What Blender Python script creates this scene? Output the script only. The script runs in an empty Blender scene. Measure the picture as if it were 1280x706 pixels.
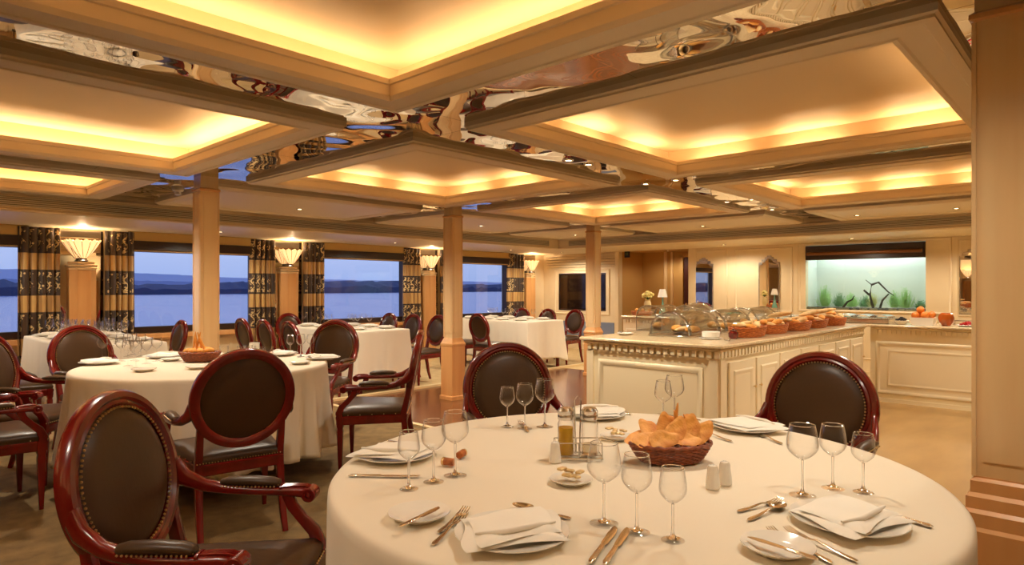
import bpy, math, random
from mathutils import Vector, Matrix
from math import sin, cos, pi, radians, sqrt
random.seed(7)
C = bpy.context.scene.collection
# ------------------------------------------------------------------ camera frame
CH = 1.38; FPX = 806.0; CXP = 640.0; CYP = 359.5; YAW = radians(43.05)
def at(px, py, z):
    "point of the photo lying on the horizontal plane z -> world x, y"
    d = (z-CH)*FPX/(CYP-py); l = (px-CXP)/FPX*d
    return (d*cos(YAW)+l*sin(YAW), d*sin(YAW)-l*cos(YAW))
# ------------------------------------------------------------------ materials
def lin(c):
    return tuple(((x/255)/12.92 if x/255 <= .04045 else ((x/255+.055)/1.055)**2.4) for x in c)+(1,)
MATS = {}
def mat(name, col, rough=.5, metal=0, spec=.5, coat=0, emit=None, es=0, noise=None, bump=None, trans=0, sheen=0):
    m = bpy.data.materials.new(name); m.use_nodes = True; nt = m.node_tree; b = nt.nodes['Principled BSDF']
    col = lin(col) if max(col) > 1.01 else tuple(col)+(1,)
    b.inputs['Base Color'].default_value = col
    b.inputs['Roughness'].default_value = rough; b.inputs['Metallic'].default_value = metal
    b.inputs['Specular IOR Level'].default_value = spec; b.inputs['Coat Weight'].default_value = coat
    b.inputs['Coat Roughness'].default_value = .12
    b.inputs['Transmission Weight'].default_value = trans
    b.inputs['Sheen Weight'].default_value = sheen
    if emit: b.inputs['Emission Color'].default_value = lin(emit); b.inputs['Emission Strength'].default_value = es
    tc = nt.nodes.new('ShaderNodeTexCoord')
    if noise:   # (scale vector, colour 2, detail, lo, hi)
        sc, c2, det, lo, hi = noise
        mp = nt.nodes.new('ShaderNodeMapping'); mp.inputs['Scale'].default_value = sc
        n = nt.nodes.new('ShaderNodeTexNoise'); n.inputs['Scale'].default_value = 1; n.inputs['Detail'].default_value = det
        r = nt.nodes.new('ShaderNodeValToRGB'); r.color_ramp.elements[0].position = lo; r.color_ramp.elements[1].position = hi
        r.color_ramp.elements[0].color = col; r.color_ramp.elements[1].color = lin(c2)
        nt.links.new(tc.outputs['Object'], mp.inputs['Vector']); nt.links.new(mp.outputs[0], n.inputs['Vector'])
        nt.links.new(n.outputs['Fac'], r.inputs[0]); nt.links.new(r.outputs[0], b.inputs['Base Color'])
    if bump:    # (scale vector, strength, distance, detail)
        sc, st, di, det = bump
        mp = nt.nodes.new('ShaderNodeMapping'); mp.inputs['Scale'].default_value = sc
        n = nt.nodes.new('ShaderNodeTexNoise'); n.inputs['Scale'].default_value = 1; n.inputs['Detail'].default_value = det
        bp = nt.nodes.new('ShaderNodeBump'); bp.inputs['Strength'].default_value = st; bp.inputs['Distance'].default_value = di
        nt.links.new(tc.outputs['Object'], mp.inputs['Vector']); nt.links.new(mp.outputs[0], n.inputs['Vector'])
        nt.links.new(n.outputs['Fac'], bp.inputs['Height']); nt.links.new(bp.outputs[0], b.inputs['Normal'])
    MATS[name] = m
    return m
def thin_glass(name, tint=(1, 1, 1), ior=1.45, boost=.0, rough=0.0):
    m = bpy.data.materials.new(name); m.use_nodes = True; nt = m.node_tree
    nt.nodes.remove(nt.nodes['Principled BSDF']); out = nt.nodes['Material Output']
    t = nt.nodes.new('ShaderNodeBsdfTransparent'); t.inputs[0].default_value = tint+(1,)
    g = nt.nodes.new('ShaderNodeBsdfGlossy'); g.inputs['Roughness'].default_value = rough
    lw = nt.nodes.new('ShaderNodeLayerWeight'); lw.inputs['Blend'].default_value = .5
    pw = nt.nodes.new('ShaderNodeMath'); pw.operation = 'POWER'; pw.inputs[1].default_value = 2.6; nt.links.new(lw.outputs['Facing'], pw.inputs[0])
    f = nt.nodes.new('ShaderNodeMath'); f.operation = 'MULTIPLY_ADD'; f.inputs[1].default_value = .85; f.inputs[2].default_value = ((ior-1)/(ior+1))**2; nt.links.new(pw.outputs[0], f.inputs[0])
    ad = nt.nodes.new('ShaderNodeMath'); ad.operation = 'ADD'; ad.inputs[1].default_value = boost; ad.use_clamp = True
    mx = nt.nodes.new('ShaderNodeMixShader')
    nt.links.new(f.outputs[0], ad.inputs[0]); nt.links.new(ad.outputs[0], mx.inputs[0])
    nt.links.new(t.outputs[0], mx.inputs[1]); nt.links.new(g.outputs[0], mx.inputs[2]); nt.links.new(mx.outputs[0], out.inputs[0])
    MATS[name] = m; return m
PAINT = mat('cream_paint', (233, 213, 176), .42, noise=((3, 3, 3), (228, 206, 168), 2, .3, .7))
COFF = mat('coffer_paint', (226, 205, 170), .5)
MAPLE = mat('maple_wood', (240, 208, 156), .28, coat=.3, noise=((9, 9, .7), (232, 192, 136), 4, .35, .7))
PLINW = mat('honey_wood', (226, 170, 108), .3, coat=.3, noise=((9, 9, .8), (214, 152, 90), 4, .35, .7))
MAHOG = mat('mahogany', (120, 15, 8), .24, coat=.3, noise=((14, 14, 3), (92, 9, 5), 4, .35, .7))
LEATH = mat('brown_leather', (68, 46, 26), .36, spec=.35, bump=((55, 55, 55), .12, .004, 3))
BRASS = mat('brass', (236, 206, 150), .28, 1)
CLOTH = mat('white_cloth', (240, 228, 205), .85, sheen=.1, bump=((4, 4, 4), .25, .01, 3))
NAPK = mat('white_napkin', (248, 242, 228), .8, bump=((26, 26, 26), .25, .004, 3))
CHINA = mat('white_china', (245, 240, 228), .12, coat=.3)
STEEL = mat('cutlery_steel', (226, 216, 198), .16, 1)
STAIN = mat('stainless', (215, 212, 205), .2, 1)
WICK = mat('dark_wicker', (160, 84, 44), .45, noise=((60, 60, 60), (104, 46, 22), 3, .3, .7))
WICKL = mat('light_wicker', (206, 122, 58), .5, noise=((50, 50, 50), (150, 74, 30), 3, .3, .7))
BREAD = mat('bread_crust', (246, 180, 84), .55, noise=((16, 16, 16), (214, 128, 44), 4, .35, .75), bump=((40, 40, 40), .4, .01, 3))
BREADL = mat('pale_bread', (246, 218, 160), .6, noise=((14, 14, 14), (224, 172, 100), 4, .35, .75), bump=((40, 40, 40), .3, .01, 3))
OIL = mat('olive_oil', (226, 176, 30), .08, trans=.2)
FLWOOD = mat('parquet', (122, 72, 38), .24, coat=.25, noise=((1.2, 16, 1), (84, 46, 22), 5, .3, .75))
CARPET = mat('carpet_pile', (128, 102, 60), .95, noise=((9, 9, 9), (102, 80, 44), 6, .35, .7), bump=((160, 160, 160), .5, .01, 2))
VINYL = mat('tan_floor', (184, 148, 92), .3, noise=((1.6, 5, 1), (160, 124, 74), 5, .3, .75))
STRIP = mat('edge_strip', (226, 200, 150), .35)
DBROWN = mat('dark_brown_paint', (46, 26, 14), .35)
TAN = mat('tan_cloth', (206, 170, 104), .7)
BLACK = mat('black', (18, 14, 12), .4)
SCREEN = mat('dark_screen', (28, 15, 10), .08, coat=.5)
BLUEG = mat('blue_grey_paint', (120, 132, 160), .5)
GRILLE = mat('grille_grey', (206, 194, 170), .5)
VENTD = mat('vent_dark', (128, 116, 96), .7)
def solid_glass():
    m = bpy.data.materials.new('solid_glass'); m.use_nodes = True; b = m.node_tree.nodes['Principled BSDF']
    b.inputs['Base Color'].default_value = (1, 1, 1, 1); b.inputs['Transmission Weight'].default_value = 1; b.inputs['Roughness'].default_value = 0; b.inputs['IOR'].default_value = 1.48
    MATS['solid_glass'] = m; return m
SGLASS = solid_glass()
TANWALL = mat('ochre_wall', (206, 160, 92), .6)
DKRED = mat('dark_door', (72, 22, 10), .4)
ACRYL = thin_glass('clear_acrylic', (.97, .98, .97), 1.4, .03)
GLASS = thin_glass('wine_glass', (.992, .992, .99), 1.28, .0)
PANE = thin_glass('window_glass', (.97, .98, 1), 1.35, .0)
TANKG = thin_glass('tank_glass', (.93, .98, .97), 1.35, .02)
MIRR = mat('wall_mirror', (235, 230, 222), .01, 1)
LAMPON = mat('lamp_glow', (255, 230, 180), .5, emit=(255, 222, 165), es=14)
def mirror_ceiling():
    m = mat('polished_ceiling_metal', (222, 212, 196), .015, 1)
    nt = m.node_tree; b = nt.nodes['Principled BSDF']
    tc = nt.nodes.new('ShaderNodeTexCoord'); n = nt.nodes.new('ShaderNodeTexNoise'); n.inputs['Scale'].default_value = 2.3; n.inputs['Detail'].default_value = .6
    mp = nt.nodes.new('ShaderNodeMapping'); mp.inputs['Scale'].default_value = (1, 1, 0)
    bp = nt.nodes.new('ShaderNodeBump'); bp.inputs['Strength'].default_value = .5; bp.inputs['Distance'].default_value = .045
    nt.links.new(tc.outputs['Object'], mp.inputs[0]); nt.links.new(mp.outputs[0], n.inputs['Vector'])
    nt.links.new(n.outputs['Fac'], bp.inputs['Height']); nt.links.new(bp.outputs[0], b.inputs['Normal'])
    return m
CEILM = mirror_ceiling()
# ------------------------------------------------------------------ mesh builder
class MB:
    def __init__(s): s.v = []; s.f = []; s.uv = None
    def add(s, vs, fs, M=None):
        b = len(s.v)
        s.v += [tuple(M @ Vector(p)) if M else tuple(p) for p in vs]
        s.f += [tuple(b+i for i in f) for f in fs]; return s
    def box(s, x0, x1, y0, y1, z0, z1, M=None):
        return s.add([(x0,y0,z0),(x1,y0,z0),(x1,y1,z0),(x0,y1,z0),(x0,y0,z1),(x1,y0,z1),(x1,y1,z1),(x0,y1,z1)],
              [(0,3,2,1),(4,5,6,7),(0,1,5,4),(1,2,6,5),(2,3,7,6),(3,0,4,7)], M)
    def cbox(s, x0, x1, y0, y1, z0, z1, c=.006, M=None):
        "box with chamfered edges (rounded-rect lofts)"
        L = []
        for z, i in ((z0, c), (z0+c, 0), (z1-c, 0), (z1, c)):
            a, b_, d, e = x0+i, x1-i, y0+i, y1-i
            L.append([(a+c,d,z),(b_-c,d,z),(b_,d+c,z),(b_,e-c,z),(b_-c,e,z),(a+c,e,z),(a,e-c,z),(a,d+c,z)])
        return s.loft(L, True, True, M)
    def loft(s, rings, cap0=True, cap1=True, M=None, closed=False):
        n = len(rings[0]); vs = [p for r in rings for p in r]; fs = []
        m = len(rings)
        for i in range(m if closed else m-1):
            for j in range(n):
                k = (j+1) % n; i2 = (i+1) % m
                fs.append((i*n+j, i*n+k, i2*n+k, i2*n+j))
        if not closed:
            if cap0: fs.append(tuple(range(n))[::-1])
            if cap1: fs.append(tuple((m-1)*n+j for j in range(n)))
        return s.add(vs, fs, M)
    def lathe(s, prof, n=24, M=None, cap=True, wob=None):
        rings = []
        for r, z in prof:
            rings.append([((r*(wob(2*pi*j/n, z) if wob else 1))*cos(2*pi*j/n), (r*(wob(2*pi*j/n, z) if wob else 1))*sin(2*pi*j/n), z) for j in range(n)])
        return s.loft(rings, cap, cap, M)
    def tube(s, pts, r, n=8, M=None, closed=False):
        return s.sweep(pts, [(r, r)]*len(pts) if not isinstance(r, list) else [(q, q) for q in r], n=n, M=M, closed=closed)
    def sweep(s, pts, wh, n=12, up=(0, 0, 1), M=None, p=2.0, closed=False):
        "superellipse section swept along pts; wh = half sizes (side, up)"
        P = [Vector(q) for q in pts]; rings = []; m = len(P)
        up = Vector(up)
        for i in range(m):
            a = P[(i-1) % m] if (closed or i > 0) else P[i]; b = P[(i+1) % m] if (closed or i < m-1) else P[i]
            t = (b-a).normalized()
            u = up
            if abs(t.dot(u)) > .97: u = Vector((0, 1, 0)) if abs(t.y) < .9 else Vector((1, 0, 0))
            sd = t.cross(u).normalized(); u2 = sd.cross(t).normalized()
            w, h = wh[i]; R = []
            for j in range(n):
                th = 2*pi*(j+.5)/n; cx, cy = cos(th), sin(th)
                cx = math.copysign(abs(cx)**(2/p), cx); cy = math.copysign(abs(cy)**(2/p), cy)
                R.append(tuple(P[i]+sd*(w*cx)+u2*(h*cy)))
            rings.append(R)
        return s.loft(rings, True, True, M, closed)
    def ball(s, c, r, n=10, M=None, sc=(1, 1, 1)):
        prof = [(r*sin(pi*i/(n//2)), -r*cos(pi*i/(n//2))) for i in range(n//2+1)]
        prof[0] = (r*.02, -r); prof[-1] = (r*.02, r)
        T = Matrix.Translation(c) @ Matrix.Diagonal((*sc, 1))
        return s.lathe(prof, n, (M @ T) if M else T)
    def grid(s, fn, nu, nv, M=None, close_u=False):
        vs = [fn(i/nu if not close_u else i/nu, j/nv) for j in range(nv+1) for i in range(nu+(0 if close_u else 1))]
        w = nu if close_u else nu+1; fs = []
        for j in range(nv):
            for i in range(nu):
                k = (i+1) % w if close_u else i+1
                fs.append((j*w+i, j*w+k, (j+1)*w+k, (j+1)*w+i))
        return s.add(vs, fs, M)
    def build(s, name, m, parent=None, smooth=True, loc=None, rot=None, ang=35, solid=0, **tags):
        me = bpy.data.meshes.new(name); me.from_pydata(s.v, [], s.f); me.update()
        me.materials.append(m)
        if smooth:
            me.polygons.foreach_set('use_smooth', [True]*len(me.polygons)); me.set_sharp_from_angle(angle=radians(ang))
        o = bpy.data.objects.new(name, me); C.objects.link(o)
        if parent: o.parent = parent
        if loc: o.location = loc
        if rot is not None: o.rotation_euler = (0, 0, rot)
        if solid:
            sm = o.modifiers.new('thick', 'SOLIDIFY'); sm.thickness = solid; sm.offset = 0
        for k, v in tags.items(): o[k] = v
        return o
def rim_profile(x0, x1, y0, y1, prof, mb=None, closed=True):
    "closed profile (inset, z) carried round a rectangle with mitred corners"
    mb = mb or MB(); rings = []
    for cx, cy, sx, sy in ((x0, y0, 1, 1), (x1, y0, -1, 1), (x1, y1, -1, -1), (x0, y1, 1, -1)):
        rings.append([(cx+sx*i, cy+sy*i, z) for i, z in prof])
    n = len(prof); vs = [p for r in rings for p in r]; fs = []
    for i in range(4):
        for j in range(n if closed else n-1):
            k = (j+1) % n; i2 = (i+1) % 4
            fs.append((i*n+j, i*n+k, i2*n+k, i2*n+j))
    mb.add(vs, fs); return mb
def empty(name, loc=(0, 0, 0), rot=0, **tags):
    o = bpy.data.objects.new(name, None); C.objects.link(o); o.location = loc; o.rotation_euler = (0, 0, rot)
    for k, v in tags.items(): o[k] = v
    return o
def copy_tree(o, parent=None, skip=()):
    c = o.copy(); C.objects.link(c); c.parent = parent
    for ch in list(o.children):
        if ch.name.split('.')[0] in skip: continue
        copy_tree(ch, c, skip)
    return c
def put(proto, loc, rot, label=None, group=None, skip=(), scale=None, category=None):
    "first use takes the prototype itself, later ones copies"
    if proto.get('_used'): o = copy_tree(proto, None, skip)
    else: o = proto; o['_used'] = 1
    o.location = loc; o.rotation_euler = (0, 0, rot)
    if scale: o.scale = scale if isinstance(scale, tuple) else (scale,)*3
    if label: o['label'] = label
    if category: o['category'] = category
    if group: o['group'] = group
    elif 'group' in o: del o['group']
    return o
def area(name, loc, size, power, col=(1, .78, .5), rot=(0, 0, 0), sy=None, spread=pi):
    l = bpy.data.lights.new(name, 'AREA'); l.energy = power; l.color = col; l.spread = spread
    if sy: l.shape = 'RECTANGLE'; l.size = size; l.size_y = sy
    else: l.size = size
    o = bpy.data.objects.new(name, l); C.objects.link(o); o.location = loc; o.rotation_euler = rot; return o
def spot(name, loc, power, angle=80, blend=.6, col=(1, .88, .70), rad=.03, rot=(0, 0, 0)):
    l = bpy.data.lights.new(name, 'SPOT'); l.energy = power; l.color = col; l.spot_size = radians(angle); l.spot_blend = blend; l.shadow_soft_size = rad
    o = bpy.data.objects.new(name, l); C.objects.link(o); o.location = loc; o.rotation_euler = rot; return o
ST = 'structure'
# ================================================================== SETTING
XT, YW = 11.7, 9.9        # tank wall, window wall
XMIN, YMIN = -4.5, -4.5
ZC, ZM, ZT = 2.33, 2.38, 2.575   # coffer underside, mirror soffit, coffer crown
# floor: carpet, parquet, pale vinyl by the buffet
MB().box(XMIN, XT+3, YMIN, YW+.2, -.12, 0).build('floor', CARPET, kind=ST, smooth=False)
mb = MB(); mb.box(4.12, 8.7, 3.6, 6.9, 0, .004); mb.build('floor_parquet', FLWOOD, kind=ST, smooth=False)
mb = MB(); mb.box(3.2, 8.7, YMIN+.1, 2.15, 0, .004); mb.build('floor_vinyl', VINYL, kind=ST, smooth=False)
CARPL = mat('pale_carpet', (206, 178, 128), .9, noise=((9, 9, 9), (190, 160, 110), 6, .35, .7), bump=((160, 160, 160), .4, .01, 2))
mb = MB(); mb.box(XMIN, XT, 6.98, YW, 0, .004); mb.box(8.7, XT, -4, 6.9, 0, .004); mb.build('floor_window_side', CARPL, kind=ST, smooth=False)
mb = MB(); mb.box(4.06, 4.12, 3.6, 6.96, 0, .012); mb.box(4.06, 9.5, 6.9, 6.98, 0, .03); mb.build('trim_1', STRIP, kind=ST, smooth=False)
# window wall
wins = [(-1.3, 1.75), (2.85, 4.65), (5.8, 7.6), (8.7, 10.45)]
mb = MB()
mb.box(XMIN, XT, YW, YW+.18, 0, .75); mb.box(XMIN, XT, YW, YW+.18, 2.0, 2.7)
xs = [XMIN]+[v for w in wins for v in w]+[XT]
for a, b in zip(xs[0::2], xs[1::2]): mb.box(a, b, YW, YW+.18, .75, 2.0)
mb.build('wall_window_side', PAINT, kind=ST, smooth=False)
WV = [(1.9)]
for i, (a, b) in enumerate(wins):
    e = empty('window_%d' % (i+1), ((a+b)/2, YW, .75), kind=ST)
    w = (b-a)/2
    m = MB()
    m.box(-w, w, -.02, .12, 0, .085); m.box(-w, w, -.05, .12, 1.13, 1.27); m.box(-w, -w+.05, -.02, .12, .085, 1.13); m.box(w-.05, w, -.02, .12, .085, 1.13)
    m.build('window_frame', DBROWN, e, smooth=False)
    m = MB(); m.box(-w+.05, w-.05, .06, .068, .085, 1.13); m.build('pane', PANE, e, smooth=False)
    m = MB(); m.cbox(-w-.05, w+.05, -.09, 0, -.08, -.01, .008); m.build('window_sill', PLINW, e)
    m = MB(); m.cbox(-w, w, -.1, -.052, 1.15, 1.40, .006); m.cbox(-w, w, -.09, -.053, 1.13, 1.15, .006)
    m.build('blind_box', DBROWN if False else TAN, e)
    m = MB(); m.cbox(-w, w, -.112, -.101, 1.15, 1.275, .004); m.build('blind_rail', DBROWN, e)
# wainscot panels under the windows
m = MB()
for i in range(14):
    x0 = -1+i*.9
    rim_profile(x0, x0+.8, 0, .5, [(0, 0), (0, .012), (.02, .02), (.04, .012), (.04, 0)], m)
pm = MB()
for v in m.v: pm.v.append((v[0], YW-v[2], v[1]+.12))
pm.f = m.f; pm.build('trim_2', PAINT, kind=ST, ang=60)
# end wall with passage, screen recess and aquarium opening
op = [(2.14, 3.93, 1.01, 2.11), (6.16, 7.8, 0, 2.18), (8.12, 9.45, .86, 1.71)]   # y0 y1 z0 z1
m = MB()
def wallbox(y0, y1, z0, z1): m.box(XT, XT+.12, y0, y1, z0, z1)
wallbox(YMIN, 2.14, 0, 2.7); wallbox(2.14, 3.93, 0, 1.01); wallbox(2.14, 3.93, 2.11, 2.7); wallbox(3.93, 6.16, 0, 2.7)
wallbox(6.16, 7.8, 2.18, 2.7); wallbox(7.8, 8.12, 0, 2.7); wallbox(8.12, 9.45, 0, .86); wallbox(8.12, 9.45, 1.71, 2.7); wallbox(9.45, YW+.18, 0, 2.7)
m.build('wall_aquarium_side', PAINT, kind=ST, smooth=False)
# panel mouldings on the end wall
m = MB()
def wpanel(y0, y1, z0, z1, t=.03, d=.014):
    k = MB(); rim_profile(y0, y1, z0, z1, [(0, 0), (0, d*.6), (t*.3, d), (t*.7, d*.5), (t, 0)], k)
    b = len(m.v)
    for v in k.v: m.v.append((XT-v[2]-.001, v[0], v[1]))
    m.f += [tuple(b+i for i in f) for f in k.f]
for y0, y1 in ((5.35, 6.02), (4.15, 5.2), (5.25, 5.3), (.2, 1.25), (1.32, 1.72), (-1.2, .05)): wpanel(y0, y1, .95, 2.1) if y1-y0 > .1 else None
wpanel(1.8, 4.05, .97, 2.15, .035, .02); wpanel(2.0, 4.0, .2, .85); wpanel(4.2, 6.0, .2, .85); wpanel(8.02, 9.55, .78, 1.79, .03, .02)
m.build('trim_3', PAINT, kind=ST, ang=60)
m = MB()
for z in (1.84, 1.90, 1.96, 2.02): m.cbox(XT-.02, XT, 7.86, 9.8, z, z+.045, .008)
m.cbox(XT-.03, XT, 7.86, 9.8, 2.09, 2.12, .008); m.cbox(XT-.05, XT+.1, 7.76, 7.86, 0, 2.16, .01); m.cbox(XT-.02, XT, 5.98, 6.15, 0, 2.16, .01)
m.build('trim_4', PAINT, kind=ST)
m = MB(); m.box(XT-.012, XT, 7.9, 9.8, .3, .62); m.build('trim_5', BLUEG, kind=ST, smooth=False)
# corridor behind the passage
m = MB(); m.box(XT+1.3, XT+1.4, 5.3, 9, 0, 2.3); m.box(XT+.12, XT+1.3, 5.9, 6.0, 0, 2.3); m.box(XT+.12, XT+1.3, 8.0, 8.1, 0, 2.3); m.box(XT+.12, XT+1.4, 5.9, 8.1, 2.18, 2.3)
m.build('wall_passage', TANWALL, kind=ST, smooth=False)
e = empty('door_1', (XT+1.29, 6.5, 0), kind=ST)
m = MB(); m.cbox(-.05, 0, -.42, .42, 0, 2.05, .01); m.build('door_leaf', DKRED, e)
m = MB(); m.box(-.07, 0, .43, .5, 0, 2.1); m.box(-.07, 0, -.5, -.43, 0, 2.1); m.box(-.07, 0, -.5, .5, 2.05, 2.12); m.build('door_frame', TANWALL, e, smooth=False)
m = MB(); m.ball((-.09, .34, 1.02), .03); m.build('door_knob', BRASS, e)
m = MB(); m.cbox(XT+1.25, XT+1.3, 7.35, 7.42, 0, 2.18, .008); m.cbox(XT+1.25, XT+1.3, 7.2, 7.25, 0, 2.18, .008); m.build('trim_6', MAPLE, kind=ST)
# other two walls (behind the camera)
MB().box(XMIN-.1, XMIN, YMIN, YW+.18, 0, 2.7).build('wall_back', PAINT, kind=ST, smooth=False)
MB().box(XMIN-.1, XT+.12, YMIN-.1, YMIN, 0, 2.7).build('wall_right', PAINT, kind=ST, smooth=False)
m = MB(); m.box(XT-.02, XT, YMIN, 2.0, 0, .12); m.box(XT-.02, XT, 4, 6.1, 0, .12); m.box(XT-.02, XT, 7.9, YW, 0, .12); m.box(XMIN, XT, YW-.02, YW, 0, .12)
m.build('baseboard_far', PAINT, kind=ST, smooth=False)
# ------------------------------------------------------------------ ceiling
MB().box(XMIN-.1, XT+3, YMIN-.1, YW+.2, 2.68, 2.8).build('ceiling', PAINT, kind=ST, smooth=False)
FX, FY = 10.05, 8.12     # fascias with the air grilles
m = MB()
m.box(XMIN, XT, FY, FY+.03, 2.18, 2.68); m.box(FX, FX+.03, YMIN, FY, 2.18, 2.68)
m.box(XMIN, XT, FY, YW, 2.15, 2.18); m.box(FX, XT, YMIN, FY, 2.15, 2.18)
m.build('ceiling_soffit', PAINT, kind=ST, smooth=False)
m = MB()
m.cbox(XMIN, FX+.02, FY-.02, FY, 2.155, 2.175, .005); m.cbox(FX-.02, FX, YMIN, FY, 2.155, 2.175, .005)
m.cbox(XMIN, FX+.02, FY-.02, FY, 2.32, 2.345, .005); m.cbox(FX-.02, FX, YMIN, FY, 2.32, 2.345, .005)
m.build('trim_7', PAINT, kind=ST)
# grille slats
def grille(x0, y0, x1, y1, label):
    e = empty('air_grille', ((x0+x1)/2, (y0+y1)/2, 2.25), label=label, category='vent', group='long ceiling air grilles')
    al = abs(x1-x0) > abs(y1-y0); L = max(abs(x1-x0), abs(y1-y0))/2
    b = MB(); s_ = MB(); f = MB()
    def bx(mb, u0, u1, d0, d1, z0, z1):
        if al: mb.box(u0, u1, d0, d1, z0, z1)
        else: mb.box(d0, d1, u0, u1, z0, z1)
    bx(b, -L, L, -.004, 0, -.05, .05)
    for k in range(5): bx(s_, -L, L, -.018, -.005, -.046+k*.02, -.036+k*.02)
    bx(f, -L, L, -.02, -.004, .05, .062); bx(f, -L, L, -.02, -.004, -.062, -.05); bx(f, -L-.012, -L, -.02, -.004, -.062, .062); bx(f, L, L+.012, -.02, -.004, -.062, .062)
    b.build('backing', VENTD, e, smooth=False); s_.build('slats', GRILLE, e, smooth=False); f.build('frame', PAINT, e, smooth=False)
grille(-3, FY, 9.75, FY, 'long slatted air grille in the ceiling step above the windows')
grille(FX, -3, FX, 7.85, 'long slatted air grille in the ceiling step before the aquarium wall')
# coffers
CELLX = [(-3.2, -.78), (-.28, 2.16), (2.66, 5.1), (5.6, 8.05)]
CELLY = [(-2.5, -.05), (.45, 2.88), (3.38, 5.83)]
PROF = [(0, ZM+.01), (0, 2.352), (.012, 2.345), (.012, 2.334), (.03, ZC), (.05, ZC), (.058, 2.336), (.15, 2.336), (.16, ZC+.001), (.178, ZC+.001), (.188, 2.345), (.192, 2.352),
        (.192, 2.405), (.200, 2.41), (.202, 2.435), (.192, 2.44), (.17, 2.44), (.17, 2.385), (.02, 2.385), (.0, ZT), (-.03, ZT), (-.03, ZM+.01)]
coves = []
def coffer(x0, x1, y0, y1, k, seg=False):
    m = MB(); rim_profile(x0, x1, y0, y1, PROF, m)
    m.box(x0-.03, x1+.03, y0-.03, y1+.03, ZT, ZT+.03)
    m.build('ceiling_coffer', COFF, kind=ST, ang=25)
    t = .06; L = x1-x0-.3; W = y1-y0-.3
    for (x, y, sx, sy) in (((x0+x1)/2, y0+t, L, .05), ((x0+x1)/2, y1-t, L, .05), (x0+t, (y0+y1)/2, .05, W), (x1-t, (y0+y1)/2, .05, W)):
        if not seg: area('cove_light', (x, y, 2.40), sx, k, (1, .69, .37), (pi, 0, 0), sy); continue
        for q in (-.34, 0, .34):
            if sx > sy: area('cove_light', (x+q*sx, y, 2.40), .42, k*.36, (1, .69, .37), (pi, 0, 0), sy)
            else: area('cove_light', (x, y+q*sy, 2.40), sx, k*.36, (1, .69, .37), (pi, 0, 0), .42)
K = 6.3
for i, (x0, x1) in enumerate(CELLX):
    for j, (y0, y1) in enumerate(CELLY):
        coffer(x0, x1, y0, y1, K*(1.7 if (i, j) == (1, 2) else 1), i >= 2 and j >= 1)
coffer(-.28, 2.08, 6.28, 8.02, K*1.3)
# flat ceiling panels of the outer bays
PF = [(0, ZM+.01), (0, 2.352), (.012, 2.345), (.03, ZC), (.05, ZC), (.06, 2.336), (.11, 2.336), (.12, ZC), (.135, ZC), (.15, 2.345), (.15, ZM+.01)]
for x0, x1, y0, y1 in [(2.6, 5.1, 6.28, 8.02), (5.6, 8.05, 6.28, 8.02), (8.5, 9.95, 6.28, 8.02), (8.5, 9.95, 3.38, 5.83), (8.5, 9.95, .45, 2.88), (8.5, 9.95, -2.5, -.05), (-3.2, -.78, 6.28, 8.02)]:
    m = MB(); rim_profile(x0, x1, y0, y1, PF, m); m.box(x0+.1, x1-.1, y0+.1, y1-.1, 2.343, 2.40)
    m.build('ceiling_panel', COFF, kind=ST, ang=25)
# polished metal strips between the coffers
m = MB()
gx = [(XMIN, -3.23), (-.78, -.28), (2.16, 2.66), (5.1, 5.6), (8.05, 8.5), (9.95, FX-.001)]
gy = [(YMIN, -2.5), (-.05, .45), (2.88, 3.38), (5.83, 6.28), (8.02, FY-.001)]
def sheet(x0, x1, y0, y1):
    nx = max(1, round((x1-x0)/1.25)); ny = max(1, round((y1-y0)/1.25)); g = .0015
    for i in range(nx):
        for j in range(ny):
            a, b = x0+(x1-x0)*i/nx+g, x0+(x1-x0)*(i+1)/nx-g; c, d = y0+(y1-y0)*j/ny+g, y0+(y1-y0)*(j+1)/ny-g
            m.box(a, b, c, d, ZM, ZM+.006)
for a, b in gy: sheet(XMIN, FX, a-.02, b+.02)
ys = [(a[1]+.02, b[0]-.02) for a, b in zip(gy, gy[1:])]
for a, b in gx:
    for c, d in ys: sheet(a-.02, b+.02, c, d)
m.build('ceiling_mirror_strips', CEILM, kind=ST, smooth=False)
# downlights
LK = 1.5
def downlight(x, y, z, label, group, p=0, ang=130):
    e = empty('downlight', (x, y, z), label=label, category='ceiling light', group=group)
    MB().lathe([(.024, -.001), (.026, -.005), (.04, -.006), (.042, 0)], 20, cap=False).build('trim_ring', STAIN, e)
    MB().lathe([(.0235, -.003), (.0235, -.0005)], 16).build('lamp_disc', LAMPON, e)
    if p: spot('downlight_or_fill_spot', (x, y, z-.03), p, ang)
gl = 'small round downlights'
dl = [(5.42, 3.3, ZM, 9), (5.42, 2.98, ZM, 9), (7.2, 3.3, ZM, 9), (7.2, 3.0, ZM, 9), (8.3, 3.2, ZM, 9), (9.4, 2.5, 2.343, 26), (9.4, 1.4, 2.343, 26), (9.4, 4.7, 2.343, 30), (9.4, 0.3, 2.343, 26),
      (4.0, 7.3, 2.343, 60), (7.0, 7.2, 2.343, 60), (9.4, 7.2, 2.343, 40), (4.25, 3.12, ZM, 70)]
for i, (x, y, z, p) in enumerate(dl):
    downlight(x, y, z, 'small bright round downlight set in the ceiling between the coffers' if z == ZM else 'small bright round downlight set in a flat ceiling panel', gl+(' in polished strips' if z == ZM else ' in flat panels'), p)
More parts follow.
